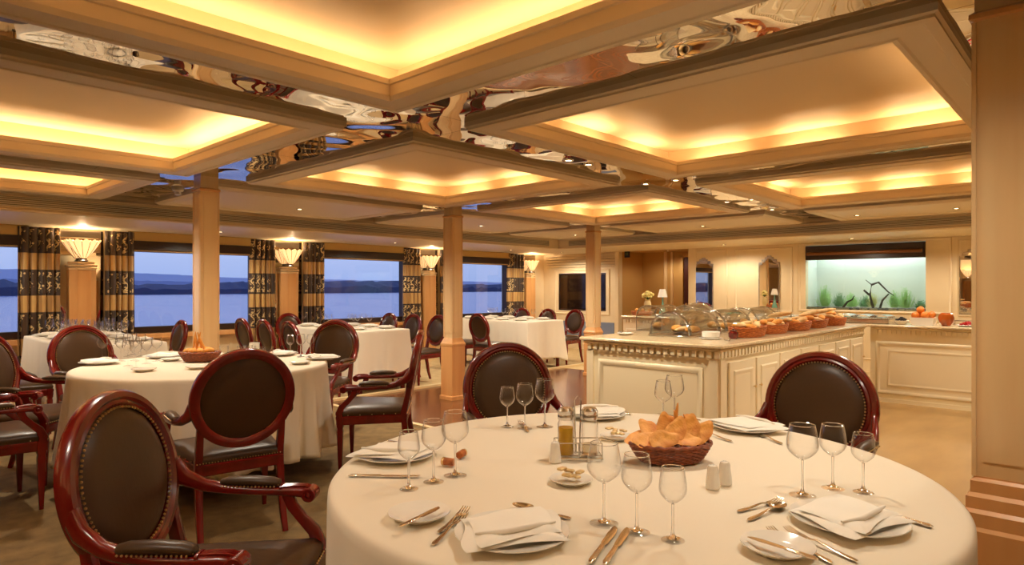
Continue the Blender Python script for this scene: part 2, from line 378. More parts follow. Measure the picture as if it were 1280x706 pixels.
for x, y, p in ((.95, 3.13, 48), (2.42, 1.2, 40), (1.7, .2, 26), (2.42, 4.6, 50), (-.5, 1.6, 50), (1.3, 6.05, 100), (6.6, 3.13, 25), (5.35, 1.0, 85), (5.35, 4.6, 50), (3.9, 6.05, 120), (7.0, 6.05, 130), (3.9, .2, 50), (-2.5, .2, 50), (.9, -2.7, 50), (8.25, 4.6, 80), (8.25, 1.5, 70), (9.2, 6.05, 50)):
    spot('downlight_or_fill_spot', (x, y, ZM-.02), p*LK, 140, .8, (1, .89, .72), .06)  # bare spots added as room fill; no fittings are modelled for them
for x, y, p in ((11.0, 5.1, 44), (11.0, 3.0, 36), (11.0, 1.0, 44), (11.0, -1.2, 26), (11.0, 8.8, 46), (3.75, 9.0, 55), (6.7, 9.0, 55), (9.6, 9.0, 55), (.8, 9.0, 55), (XT+.7, 7.0, 14)):  # downlights added to brighten the dark end wall and soffits
    e = empty('downlight', (x, y, 2.15 if x < XT else 2.18), label='added round fill downlight in the lowered ceiling edge along the outer walls', category='ceiling light', group='added fill downlights in the lowered ceiling edge')
    MB().lathe([(.024, -.001), (.026, -.005), (.04, -.006), (.042, 0)], 20, cap=False).build('trim_ring', STAIN, e)
    MB().lathe([(.0235, -.003), (.0235, -.0005)], 16).build('lamp_disc', LAMPON, e)
    spot('downlight_or_fill_spot', (x, y, 2.11), p*LK, 165, .5, (1, .88, .68), .05)
for x, y, rt, p, l in ((4.0, 3.13, (0, radians(-32), 0), 130, 'added tilted fill downlight in the polished strip aimed at the island end panel'), (6.4, .2, (radians(38), 0, 0), 90, 'added tilted fill downlight in the polished strip aimed at the island doors'), (7.3, .2, (0, radians(-35), 0), 80, 'added tilted fill downlight in the polished strip aimed at the right-hand counter front')):  # tilted fittings added to light the island and counter fronts
    e = empty('downlight', (x, y, ZM), label=l, category='ceiling light')
    MB().lathe([(.024, -.001), (.026, -.005), (.04, -.006), (.042, 0)], 20, cap=False).build('trim_ring', STAIN, e)
    MB().lathe([(.0235, -.003), (.0235, -.0005)], 16).build('lamp_disc', LAMPON, e)
    spot('downlight_or_fill_spot', (x, y, ZM-.05), p, 75, .9, (1, .88, .68), .05, rt)
# smoke detector on the window-side mirror strip
e = empty('smoke_detector', (2.45, 6.9, ZM), label='round white smoke detector on the polished ceiling near the front column', category='smoke detector')
MB().lathe([(.055, 0), (.055, -.02), (.04, -.035)], 24).build('base', CHINA, e)
MB().lathe([(.03, -.035), (.034, -.05), (.03, -.065), (.01, -.07)], 20).build('sensor_cap', CHINA, e)
# ------------------------------------------------------------------ columns
def column(x, y, top=ZC, full=True):
    e = empty('column', (x, y, 0), kind=ST)
    s = .078; q = .105; near = not full
    PN = ((q+.02,0),(q+.02,.05),(q+.012,.06),(q+.012,.60),(q+.004,.612),(q+.004,.655),(q-.006,.667),(q-.006,.705),(s+.010,.717),(s+.010,.755),(s+.002,.765),(s+.002,.77))
    m = MB(); m.box(-s, s, -s, s, .74, 2.40)
    for sx in (-1, 1):      # shallow fielded faces
        m.box(sx*s, sx*(s+.006), -s*.72, s*.72, .82, 2.22) if sx > 0 else m.box(-s-.006, -s, -s*.72, s*.72, .82, 2.22)
        m.box(-s*.72, s*.72, s, s+.006, .82, 2.22) if sx > 0 else m.box(-s*.72, s*.72, -s-.006, -s, .82, 2.22)
    for sx in (-1, 1):      # slim corner beads
        for sy in (-1, 1): m.box(sx*(s+.001)-.006, sx*(s+.001)+.006, sy*(s+.001)-.006, sy*(s+.001)+.006, .77, 2.24)
    m.build('shaft', MAPLE, e, smooth=False)
    m = MB(); m.loft([[(sx*a, sy*a, z) for sx, sy in ((-1,-1),(1,-1),(1,1),(-1,1))] for a, z in (PN if near else ((q+.012,0),(q+.012,.045),(q,.055),(q,.66),(q+.006,.665),(q+.006,.69),(q-.005,.71),(s+.002,.76)))])
    m.build('plinth', PLINW, e, smooth=False)
    m = MB(); m.loft([[(sx*a, sy*a, z) for sx, sy in ((-1,-1),(1,-1),(1,1),(-1,1))] for a, z in ((s+.002,2.245),(s+.014,2.25),(s+.014,2.265),(s+.002,2.275))])
    m.build('collar', PLINW, e, smooth=False)
column(2.38, 6.02); column(5.35, 6.0); column(8.3, 6.0)
column(2.64, .255, full=False)
# ================================================================== CHAIRS
def ring_sweep(mb, a, b, cz, cy, tilt, sec, n=56):
    "closed oval frame: sec = (radial, normal) offsets; tilt leans the top backwards"
    rings = []
    for i in range(n):
        t = 2*pi*i/n; c, s = cos(t), sin(t)
        nx, nz = c/a, s/b; L = sqrt(nx*nx+nz*nz); nx /= L; nz /= L
        R = []
        for u, v in sec:
            x = a*c+nx*u; z = b*s+nz*u
            R.append((x, cy-z*sin(tilt)+v*cos(tilt), cz+z*cos(tilt)+v*sin(tilt)))
        rings.append(R)
    mb.loft(rings, closed=True)
def oval_pt(a, b, cz, cy, tilt, t, v=0):
    x = a*cos(t); z = b*sin(t)
    return (x, cy-z*sin(tilt)+v*cos(tilt), cz+z*cos(tilt)+v*sin(tilt))
def chair(name, arms, nails, cat):
    e = empty(name); e['category'] = cat
    if arms: a, b, cz = .247, .25, .775
    else: a, b, cz = .19, .205, .745
    cy, tilt = -.285, radians(11)
    m = MB()
    sec = [(.030, -.012), (.026, -.021), (.006, -.024), (-.014, -.019), (-.024, -.012), (-.024, .012), (-.014, .022), (-.004, .018), (.004, .026), (.022, .024), (.030, .012)]
    ring_sweep(m, a, b, cz, cy, tilt, sec[::-1], 60)
    m.build('back_frame', MAHOG, e)
    m = MB()
    for side in (1, -1):
        def pf(u, v, side=side):
            r = v*.999+.001; t = 2*pi*u*side; h = (.016+.022*(1-r**3)) if side > 0 else -(.010+.008*(1-r**3))
            if v == 1: h = side*.004
            return oval_pt((a-.02)*r, (b-.02)*r, cz, cy, tilt, t, h)
        m.grid(pf, 48, 8, close_u=True)
    m.build('back_pad', LEATH, e)
    sw = .215 if arms else .17
    for s in (-1, 1):
        t0 = -math.acos(min(1, (sw-.01)/a)) if True else 0
        px, py, pz = oval_pt(a+.012, b+.012, cz, cy, tilt, -pi/2+(s*math.asin(min(.98, sw/(a+.012)))))
        ztop = min(pz, .64)
        pts = [(s*(sw), py, pz+.01), (s*sw, cy+.045, .55), (s*sw, -.215, .44), (s*(sw+.002), -.225, .30), (s*(sw+.004), -.26, .12), (s*(sw+.006), -.30, 0)]
        m = MB(); m.sweep(pts, [(.017, .018), (.019, .021), (.021, .024), (.020, .022), (.018, .018), (.015, .015)], up=(0, 1, 0), p=5)
        m.build('rear_leg', MAHOG, e)
        fx = .27 if arms else .225
        m = MB(); m.sweep([(s*fx, .245, .43), (s*fx, .245, .355), (s*fx, .245, .34), (s*fx, .245, .32), (s*fx, .245, 0)], [(.027, .027), (.026, .026), (.020, .020), (.024, .024), (.012, .012)], up=(0, 1, 0), p=5)
        m.build('front_leg', MAHOG, e)
    fw, rw = (.295, .225) if arms else (.25, .18)
    def seatrow(z, g, n=10):
        pts = []
        for i in range(n+1): t = i/n; pts.append(((-fw-g)+(2*fw+2*g)*t, .27+g+.018*sin(pi*t), z))
        for i in range(5): t = (i+1)/6; pts.append((fw+g+(rw-fw)*t, .27+g-(.51+2*g)*t, z))
        for i in range(n+1): t = i/n; pts.append(((rw+g)-(2*rw+2*g)*t, -.24-g, z))
        for i in range(5): t = 1-(i+1)/6; pts.append((-(fw+g)-(rw-fw)*t, .27+g-(.51+2*g)*t, z))
        return pts
    m = MB(); m.loft([seatrow(.365, -.006), seatrow(.372, 0), seatrow(.405, 0), seatrow(.41, .003), seatrow(.425, .003), seatrow(.43, -.004)])
    m.build('seat_rail', MAHOG, e)
    m = MB(); R = []
    for z, g in ((.4305, -.006), (.452, .0), (.468, -.006), (.482, -.03), (.492, -.07), (.497, -.12), (.499, -.17)): R.append(seatrow(z, g))
    m.loft(R); m.build('seat_cushion', LEATH, e, ang=50)
    if arms:
        for s in (-1, 1):
            m = MB()
            p0 = oval_pt(a+.012, b, cz, cy, tilt, pi/2-s*(pi/2+.12))
            pts = [(s*.258, p0[1]+.004, p0[2]), (s*.272, -.235, .695), (s*.288, -.165, .662), (s*.298, -.09, .648), (s*.302, 0, .642), (s*.302, .10, .640), (s*.300, .17, .640), (s*.299, .215, .636), (s*.299, .235, .626)]
            m.sweep(pts, [(.014, .036), (.017, .030), (.020, .022), (.023, .018), (.025, .016), (.025, .016), (.026, .019), (.027, .022), (.024, .016)], p=3, n=16)
            # carved hand: scroll roll with ridges
            T = Matrix.Translation((s*.299, .215, .632)) @ Matrix.Rotation(pi/2, 4, 'Y')
            m.lathe([(.012, -.030), (.022, -.031), (.026, -.027), (.026, .027), (.022, .031), (.012, .030), (.011, .026), (.006, .031)], 20, T)
            for k in (-1, 0, 1): m.tube([(s*.299+k*.012, .115, .658), (s*.299+k*.012, .16, .662), (s*.299+k*.012, .20, .661), (s*.299+k*.012, .236, .645)], .0042, 6)
            m.sweep([(s*.302, .108, .655), (s*.302, .116, .655)], [(.026, .009)]*2, p=3)
            m.build('arm', MAHOG, e)
            m = MB(); m.sweep([(s*.300, .13, .63), (s*.299, .15, .585), (s*.296, .19, .54), (s*.290, .232, .50), (s*.283, .252, .455), (s*.278, .25, .425)],
                    [(.016, .021), (.015, .020), (.015, .020), (.017, .023), (.020, .026), (.023, .026)], up=(0, 1, 0), p=4, n=12)
            m.build('arm_support', MAHOG, e)
            m = MB(); m.sweep([(s*.302, -.115, .665), (s*.302, -.108, .669), (s*.302, -.08, .673), (s*.302, 0, .676), (s*.302, .07, .673), (s*.302, .098, .668), (s*.302, .104, .665)],
                    [(.012, .006), (.021, .014), (.025, .018), (.026, .019), (.025, .018), (.021, .014), (.012, .006)], n=16)
            m.build('arm_pad', LEATH, e)
    if nails:
        m = MB()
        for side in (1,):
            for k in range(92):
                m.ball(oval_pt(a-.027, b-.027, cz, cy, tilt, 2*pi*k/92, .020), .0050, 6)
        row = seatrow(.437, .002, 30)
        for k in range(0, len(row)):
            if k % 1 == 0 and k not in range(32, 37): m.ball(row[k], .0042, 6)
        if arms:
            for s in (-1, 1):
                for k in range(15):
                    y = -.10+k*.0135
                    for q in (-1, 1): m.ball((s*.302+q*.0255, y, .661), .0040, 6)
                for k in range(4): m.ball((s*.302-.015+k*.01, .101, .664), .003, 6)
        m.build('nailheads', BRASS, e, kind='stuff') if False else m.build('nailheads', BRASS, e)
    return e
ARM = chair('armchair', True, True, 'chair')
SIDE = chair('dining_chair', False, False, 'chair')
def face(x, y, tx, ty): return math.atan2(ty-y, tx-x)-pi/2
def pc(proto, x, y, ang, label, group, skip=()):
    "ang = facing direction in degrees from +X"
    return put(proto, (x, y, 0), radians(ang-90), label, group, skip)
G1, G2 = 'round-backed armchairs at the front round table', 'round-backed armchairs at the left round table'
pc(ARM, .85, 2.10, -48, 'large armchair in the lower left corner, closest of all the chairs', G1)
pc(ARM, 2.66, 2.40, -120, 'armchair whose round back rises behind the oil bottle across the near table', G1)
pc(ARM, 3.19, 1.11, 178, 'armchair whose round back stands before the buffet cabinet doors on the right', G1)
pc(ARM, 1.625, 3.77, 81, 'armchair seen from behind with its plain round leather back against the left round table', G2)
pc(ARM, 2.98, 4.22, 138, 'armchair seen side-on at the right of the left round table', G2)
pc(ARM, 3.34, 5.72, 208, 'armchair facing out from behind the right edge of the left round table', G2)
pc(ARM, 1.65, 6.40, -74, 'armchair with its round back behind the left edge of the left round table', G2)
pc(ARM, .68, 5.15, 2, 'armchair cut by the left picture edge, showing padded arm and seat', G2)
pc(ARM, 1.06, 5.82, -42, 'armchair at the left picture edge whose curved back rim rises behind another armchair', G2)
GS = 'oval-backed dining chairs by the windows'
for n, (x, y, a_, l) in enumerate([
    (1.22, 7.55, 0, 'dining chair at the far left window table, its leather seat beside the hanging cloth'),
    (1.25, 8.35, 0, 'dining chair at the far left window table, farther seat under the window'),
    (2.78, 8.60, 180, 'dining chair left of the front column, farther of the two backs below the window'),
    (2.78, 7.85, 180, 'dining chair left of the front column, nearer back just behind the bread basket'),
    (4.18, 8.60, 0, 'dining chair right beside the front column, leftmost back before the patterned curtain'),
    (4.18, 7.97, 0, 'dining chair between two others, behind the tumblers on the left round table'),
    (4.20, 7.35, 0, 'dining chair half hidden behind the round-backed armchair at the left round table'),
    (5.98, 7.38, 180, 'dining chair with shiny leather back just left of the middle column'),
    (5.98, 7.98, 180, 'dining chair second from the middle column at the middle window table'),
    (5.98, 8.60, 180, 'dining chair third from the middle column, only its grey leather back above the cloth'),
    (5.10, 9.36, -90, 'dining chair at the window end of the middle table, seen behind a wine glass'),
    (7.42, 7.38, 0, 'dining chair right of the middle column with its whole oval back showing'),
    (7.42, 8.05, 0, 'dining chair hidden behind the middle column with its seat showing on the right'),
    (9.33, 7.38, 180, 'dining chair at the right end of the far window table below the dark screen'),
    (9.33, 8.05, 180, 'dining chair behind the wine glasses on the far window table'),
    (9.33, 8.72, 180, 'dining chair at the far window table in front of the curtain, farthest of that side')]):
    pc(SIDE, x, y, a_, l, GS)
# ================================================================== TABLES
def table_frame(e, lx, ly, h, rnd=False):
    for sx in (-1, 1):
        for sy in (-1, 1):
            m = MB(); m.sweep([(sx*lx, sy*ly, h-.03), (sx*lx, sy*ly, 0)], [(.035, .035), (.024, .024)], up=(0, 1, 0), p=6); m.build('leg', MAHOG, e)
def round_table(x, y, r, h, zb, label, clabel, seed, n=19, wa=.7):
    e = empty('round_table', (x, y, 0), label=label, category='table')
    MB().lathe([(.02, h-.035), (r-.03, h-.035), (r-.02, h-.03), (r-.02, h-.012), (.02, h-.01)], 64).build('table_top', MAHOG, e)
    MB().lathe([(.30, 0), (.30, .03), (.12, .06), (.07, .12), (.07, h-.08), (.2, h-.036)], 24).build('pedestal', MAHOG, e)
    rd = random.Random(seed); ph = [rd.uniform(0, 6.28) for _ in range(6)]
    def fn(u, v):
        t = 2*pi*u
        if v < .5:
            k = v/.5; R = r*(k*.999+.001); return (R*cos(t), R*sin(t), h)
        k = (v-.5)/.5
        if k < .12:
            q = k/.12*pi/2; R = r+.02*sin(q); z = h-.02*(1-cos(q))
        else:
            kk = (k-.12)/.88; amp = kk**1.15
            w = wa*(.034*sin(n*t+ph[0]+1.2*sin(3*t+ph[1]))+.018*sin(2*n*t+ph[2]+2*sin(2*t+ph[3]))+.022*sin(5*t+ph[4]))
            R = r+.02+.02*kk+w*amp; z = h-.02-(h-.02-zb)*kk+.012*amp*sin(7*t+ph[5])
        return (R*cos(t), R*sin(t), z)
    m = MB(); m.grid(fn, 288, 44, close_u=True)
    m.v = [(a, b, c+.002) for a, b, c in m.v]
    m.build('tablecloth', CLOTH, None, loc=(x, y, 0), ang=80, solid=.003, label=clabel, category='tablecloth')
T1, R1, H1 = (1.785, 1.165), .91, .80
T2, R2, H2 = (1.975, 4.98), .85, .81
round_table(*T1, R1, H1-.004, .12, 'large round dining table under the white cloth nearest the camera', 'white cloth over the large round table nearest the camera', 3)
round_table(*T2, R2, H2-.004, .17, 'round dining table under the cream cloth left of the middle', 'cream cloth hanging in folds over the round table left of the middle', 5, 22, 1.2)
def rect_table(x0, x1, y0, y1, h, label, clabel, seed):
    cx, cy = (x0+x1)/2, (y0+y1)/2; lx, ly = (x1-x0)/2, (y1-y0)/2
    e = empty('window_table', (cx, cy, 0), label=label, category='table')
    MB().cbox(-lx+.01, lx-.01, -ly+.01, ly-.01, h-.04, h-.008).build('table_top', MAHOG, e)
    table_frame(e, lx-.06, ly-.06, h)
    rd = random.Random(seed); ph = [rd.uniform(0, 6.28) for _ in range(6)]
    N = 240; per = []
    # rounded rectangle perimeter with direction info
    r0 = .04; segs = []
    def pt(u):
        P = 4*(lx+ly); s = (u % 1)*P
        for (ax, ay, bx, by, L) in ((-lx,-ly,lx,-ly,2*lx),(lx,-ly,lx,ly,2*ly),(lx,ly,-lx,ly,2*lx),(-lx,ly,-lx,-ly,2*ly)):
            if s <= L: k = s/L; return (ax+(bx-ax)*k, ay+(by-ay)*k)
            s -= L
        return (-lx, -ly)
    def fn(u, v):
        x, y = pt(u)
        cr = max(0, 1-min(math.hypot(abs(x)-lx, abs(y)-ly)/.16, 1))   # corner closeness
        if abs(abs(x)-lx) < 1e-6 and abs(abs(y)-ly) < 1e-6: nx, ny = (math.copysign(.707, x), math.copysign(.707, y))
        elif abs(abs(x)-lx) < 1e-6: nx, ny = math.copysign(1, x), 0
        else: nx, ny = 0, math.copysign(1, y)
        if cr > 0:
            mx, my = math.copysign(.707, x), math.copysign(.707, y); nx = nx*(1-cr)+mx*cr; ny = ny*(1-cr)+my*cr
        if v < .4: k = v/.4*.999+.001; return (x*k, y*k, h)
        k = (v-.4)/.6
        if k < .1: q = k/.1*pi/2; return (x+nx*.014*sin(q), y+ny*.014*sin(q), h-.014*(1-cos(q)))
        kk = (k-.1)/.9; s = u*4*(lx+ly)
        w = (.012*sin(s*23+ph[0]+sin(s*5))+.008*sin(s*41+ph[1]))*kk*(1-cr*.6)
        out = .014+.02*kk+w+cr*.07*kk**1.2
        drop = (h-.17)+cr*.07
        return (x+nx*out, y+ny*out, h-.014-(drop-.014)*kk)
    m = MB(); m.grid(fn, N, 34, close_u=True); m.v = [(a, b, c+.002) for a, b, c in m.v]
    m.build('tablecloth', CLOTH, None, loc=(cx, cy, 0), ang=50, solid=.003, label=clabel, category='tablecloth')
HW = .82
rect_table(1.62, 2.44, 7.2, 9.3, HW-.004, 'long window table under a white cloth at the far left', 'white cloth over the long table by the far left window', 1)
rect_table(4.68, 5.48, 7.05, 8.9, HW-.004, 'long window table under a cream cloth left of the middle column', 'cream cloth over the long window table left of the middle column', 2)
rect_table(7.92, 8.84, 7.05, 8.9, HW-.004, 'long window table under a white cloth right of the middle column', 'white cloth over the long window table right of the middle column', 4)
# ================================================================== TABLEWARE prototypes
def lathe_glass(name, prof_out, prof_in, n=32):
    e = empty(name, category='wine glass')
    return e
def wine_glass(name, ht, r, n=32):
    e = empty(name); e['category'] = 'wine glass'
    hb = ht*.50     # bowl base height
    def bowl(k, dr=0):
        pts = []
        for i in range(13):
            t = i/12; z = hb+(ht-hb)*t
            rr = r*(sin(min(1, t/.42)*pi/2)**.75 if t < .42 else 1-.20*((t-.42)/.58)**1.6)
            pts.append((max(.0035, rr+dr), z))
        return pts
    m = MB(); o = bowl(0); i_ = bowl(0, -.0011)[1:]
    m.lathe(o+[(o[-1][0]-.0005, ht+.0006)]+i_[::-1]+[(.001, hb+.004)], n, cap=False)
    m.build('bowl', GLASS, e)
    m = MB(); m.tube([((o[-1][0]-.0005)*cos(2*pi*q/n), (o[-1][0]-.0005)*sin(2*pi*q/n), ht+.0006) for q in range(n)], .0010, 6, closed=True); m.build('rim', SGLASS, e)
    MB().lathe([(.0035, hb+.001), (.0033, hb-.012), (.0029, hb*.55), (.0036, .022), (.0052, .013), (.009, .0085), (.016, .0062)], 16).build('stem', SGLASS, e)
    MB().lathe([(.0165, .006), (r*.5, .0042), (r*.80, .0022), (r*.84, .0014), (r*.84, .0003), (.002, .0003)], n).build('foot', GLASS, e)
    return e
GB = wine_glass('wine_glass', .197, .042); GM = wine_glass('wine_glass', .184, .0365); GSM = wine_glass('wine_glass', .166, .032)
far_glass = {}
def small_glass(ht, r):
    m = MB(); hb = ht*.5
    pr = [(r*.82, 0), (r*.8, .003), (.005, .010), (.003, hb*.6), (.004, hb), (r*.75, hb+.25*(ht-hb)), (r, hb+.5*(ht-hb)), (r*.82, ht), (r*.80, ht), (r*.96, hb+.5*(ht-hb)), (r*.7, hb+.27*(ht-hb)), (.003, hb+.004)]
    m.lathe(pr, 14, cap=False); o = m.build('wine_glass', GLASS); o['category'] = 'wine glass'; return o
FARG = small_glass(.19, .040)
def tumbler():
    e = MB().lathe([(.001, .001), (.029, 0), (.031, .004), (.035, .095), (.0335, .095), (.029, .008), (.001, .008)], 20, cap=False).build('tumbler', GLASS); e['category'] = 'glass'; return e
TUMB = tumbler()
def plate(name, r, cat='plate'):
    m = MB(); m.lathe([(r*.01, .002), (r*.55, .002), (r*.57, 0), (r*.60, 0), (r*.62, .003), (r*.97, .015), (r, .017), (r*.995, .019), (r*.96, .018), (r*.64, .0075), (r*.58, .0055), (r*.01, .0055)], 48)
    o = m.build(name, CHINA); o['category'] = cat; return o
DPL = plate('dinner_plate', .134); SPL = plate('side_plate', .078); 
def napkin():
    e = empty('folded_napkin'); e['category'] = 'napkin'
    def layer(z0, k, rot, th):
        def fn(u, v, top=True):
            x = (u-.5)*.235*k; y = (v-.5)*.20*k
            ed = max(abs(u-.5), abs(v-.5))*2
            x2 = x+.012*sin(y*26)+.03*y*2; y2 = y+.010*sin(x*24+1)
            z = z0+th*(1-ed**6)+.0025*sin(x*40+y*21)*(1-ed**8)
            c, s = cos(rot), sin(rot)
            return (x2*c-y2*s, x2*s+y2*c, z)
        m = MB(); m.grid(fn, 26, 22)
        m.grid(lambda u, v: (lambda p: (p[0], p[1], z0-.001))(fn(1-u, v)), 26, 22); return m
    layer(0.0, 1.0, 0, .009).build('lower_fold', NAPK, e, ang=70)
    layer(.0085, .86, .16, .008).build('upper_fold', NAPK, e, ang=70)
    m = MB(); m.tube([(-.10, -.055, .0175), (-.04, -.065, .0185), (.05, -.045, .0185), (.095, -.03, .016)], [.003, .007, .007, .003], 10)
    m.build('rolled_edge', NAPK, e, ang=70)
    return e
NAP = napkin()
def cutlery(kind, L):
    m = MB(); hw = .0052
    if kind == 'knife':
        m.sweep([(0, 0, .003), (0, .01, .004), (0, L*.40, .004), (0, L*.44, .004), (0, L*.46, .004)], [(.0045, .0022), (.0072, .0032), (.0058, .003), (.0062, .003), (.004, .002)], p=3)
        m.sweep([(0, L*.455, .004), (.001, L*.50, .004), (.001, L*.80, .004), (0, L*.95, .004), (-.003, L, .004)], [(.004, .0012), (.0085, .0009), (.0098, .0008), (.007, .0008), (.0015, .0006)], p=2.5)
    else:
        m.sweep([(0, 0, .0025), (0, .012, .0028), (0, L*.3, .004), (0, L*.55, .009), (0, L*.66, .006)], [(.0035, .001), (.0072, .0016), (.005, .0016), (.0028, .0018), (.0036, .0016)], p=3)
        if kind == 'fork':
            m.sweep([(0, L*.655, .006), (0, L*.70, .004), (0, L*.76, .004)], [(.004, .001), (.0105, .001), (.0118, .001)], p=3)
            for k in range(4):
                x = (k-1.5)*.0066; m.sweep([(x, L*.755, .004), (x, L*.86, .005), (x*.97, L*.96, .0095), (x*.97, L, .013)], [(.0021, .001), (.0019, .001), (.0016, .0009), (.0007, .0006)], p=3, n=6)
        else:
            def fn(u, v):
                t = u*2*pi; r = v*.999+.001
                w = .0185*(1+.12*cos(t)); return (w*r*sin(t), L*.82-cos(t)*.031*r, .0022+.0075*r*r)
            m.grid(fn, 24, 5, close_u=True)
            m.grid(lambda u, v: (lambda p: (p[0]*.97, p[1], p[2]+.0012))(fn(-u, v)), 24, 5, close_u=True)
    o = m.build(kind if kind != 'spoon' else 'dessert_spoon', STEEL, ang=50); o['category'] = kind; return o
FORK = cutlery('fork', .19); KNIFE = cutlery('knife', .22); SPOON = cutlery('spoon', .172); BKN = cutlery('knife', .155); BKN.name = 'butter_knife'; DFORK = cutlery('fork', .165); DFORK.name = 'dessert_fork'
def lay(proto, p0, p1, z, label, group=None):
    "lay cutlery with its handle end at photo point p0, tip towards p1"
    x0, y0 = at(*p0, z); x1, y1 = at(*p1, z)
    return put(proto, (x0, y0, z+.002), math.atan2(y1-y0, x1-x0)-pi/2, label, group)
def seton(proto, p, z, label, rot=0, group=None, scale=None, dz=.0015):
    x, y = at(*p, z); return put(proto, (x, y, z+dz), rot, label, group, scale=scale)
Z = H1
g = 'stemmed glasses on the front table'
# glasses in threes
for proto, p, l in ((GB, (755, 655), 'tall stemmed glass in front of the bread basket, tallest and leftmost of three'), (GM, (796, 666), 'middle-sized stemmed glass between two others in front of the bread basket'), (GSM, (841, 676), 'small stemmed glass in front of the bread basket, rightmost of three'),
    (GB, (1003, 620), 'largest stemmed glass of the row in front of the right-hand armchair back'), (GM, (1041, 611), 'middle stemmed glass of the row in front of the right-hand armchair back'), (GSM, (1079, 616), 'smallest stemmed glass of the row beside the right-hand armchair back'),
    (GSM, (511, 612), 'small stemmed glass standing over the long knife at the left of the front table'), (GM, (542, 603), 'middle stemmed glass of the three at the left of the front table'), (GB, (569, 595), 'tall stemmed glass beside the corks at the left of the front table'),
    (GSM, (634, 534), 'smallest stemmed glass in front of the far armchair, leftmost of three'), (GM, (656, 536), 'middle stemmed glass in front of the far armchair'), (GB, (681, 534), 'largest stemmed glass in front of the far armchair, nearest the oil bottle'),
    (GM, (829, 531), 'stemmed glass behind the bread basket, left of the overlapping pair'), (GB, (843, 526), 'stemmed glass behind the bread basket, right of the overlapping pair')):
    seton(proto, p, Z, l, group=g)
# plates, napkins
for p, rot, l in (((640, 672), -.55, 'large white plate at the front centre of the near table'), ((1060, 655), -.35, 'large white plate at the right of the near table'), ((932, 537), 1.1, 'large white plate in front of the right-hand armchair'),
                  ((745, 521), 2.2, 'large white plate in front of the far armchair behind the oil bottle'), ((495, 572), -1.1, 'large white plate at the left edge of the near table')):
    x, y = at(*p, Z); put(DPL, (x, y, Z+.0015), 0, l, 'dinner plates on the front table')
    put(NAP, (x, y, Z+.0225), rot, l.replace('large white plate', 'folded white napkin on the plate'), 'folded napkins on the front table')
for p, l, bl, q0, q1 in (((524, 648), 'small white side plate with a butter knife left of the front forks', 'small butter knife lying across the side plate at the left', (500, 660), (556, 632)),
                     ((972, 690), 'small white side plate at the lower right under the slanting knife', 'small butter knife lying across the side plate at the lower right', (1022, 701), (930, 671))):
    x, y = at(*p, Z); put(SPL, (x, y, Z+.0015), 0, l, 'side plates on the front table')
    zz = Z+.0195; x0, y0 = at(*q0, zz); x1, y1 = at(*q1, zz); put(BKN, (x0, y0, zz), math.atan2(y1-y0, x1-x0)-pi/2, bl, 'butter knives on the front table')
gf = 'cutlery on the front table'
lay(FORK, (541, 683), (598, 632), Z, 'long fork with upturned tines left of the front centre plate', gf)
lay(DFORK, (548, 668), (590, 634), Z, 'fork lying just left of another fork near the front side plate', gf)
lay(SPOON, (714, 650), (630, 632), Z, 'dessert spoon lying behind the front centre napkin', gf)
lay(KNIFE, (738, 706), (765, 668), Z, 'knife with its blade pointing up the table at the bottom centre, left of two', gf)
lay(KNIFE, (756, 708), (779, 672), Z, 'knife with its blade pointing up the table at the bottom centre, right of two', gf)
lay(KNIFE, (1166, 661), (1088, 638), Z, 'knife lying right of the right-hand plate', gf)
lay(DFORK, (922, 641), (988, 625), Z, 'dessert fork lying left of the right-hand glasses, upper of the crossed pair', gf)
lay(SPOON, (935, 652), (985, 632), Z, 'dessert spoon under the fork left of the right-hand glasses', gf)
lay(FORK, (1040, 706), (942, 655), Z, 'long fork running from the right-hand side plate towards the glasses, lower of two', gf)
lay(FORK, (1072, 704), (960, 655), Z, 'long fork beside the right-hand plate, upper of the two parallel forks', gf)
lay(KNIFE, (436, 596), (534, 597), Z, 'long knife lying flat at the left edge of the near table', gf)
lay(FORK, (484, 552), (530, 560), Z, 'fork behind the left plate at the table edge', gf)
lay(FORK, (915, 553), (876, 541), Z, 'fork lying left of the plate in front of the right-hand armchair', gf)
lay(DFORK, (978, 556), (955, 547), Z, 'small fork lying right of the plate in front of the right-hand armchair', gf)
lay(KNIFE, (876, 527), (858, 524), Z, 'knife pointing away behind the bread basket', gf)
lay(FORK, (660, 541), (645, 522), Z, 'fork lying among the glasses in front of the far armchair', gf)
lay(SPOON, (790, 519), (770, 514), Z, 'spoon at the far edge of the near table', gf)
# corks by the left glasses
for p, r_, l in (((577, 573), .4, 'brown cork lying behind the left row of glasses, upper of two'), ((560, 583), 1.9, 'brown cork lying by the stem of the tall left glass, lower of two')):
    x, y = at(*p, Z); e = empty('wine_cork', (x, y, Z+.016), r_, label=l, category='cork', group='corks on the front table')
    T = Matrix.Rotation(pi/2, 4, 'Y'); MB().lathe([(.010, -.022), (.0125, -.020), (.0125, .02), (.010, .022)], 16, T).build('body', WICKL, e); MB().lathe([(.013, .012), (.0135, .014), (.0135, .018), (.013, .02)], 16, T).build('rim', BRASS, e)
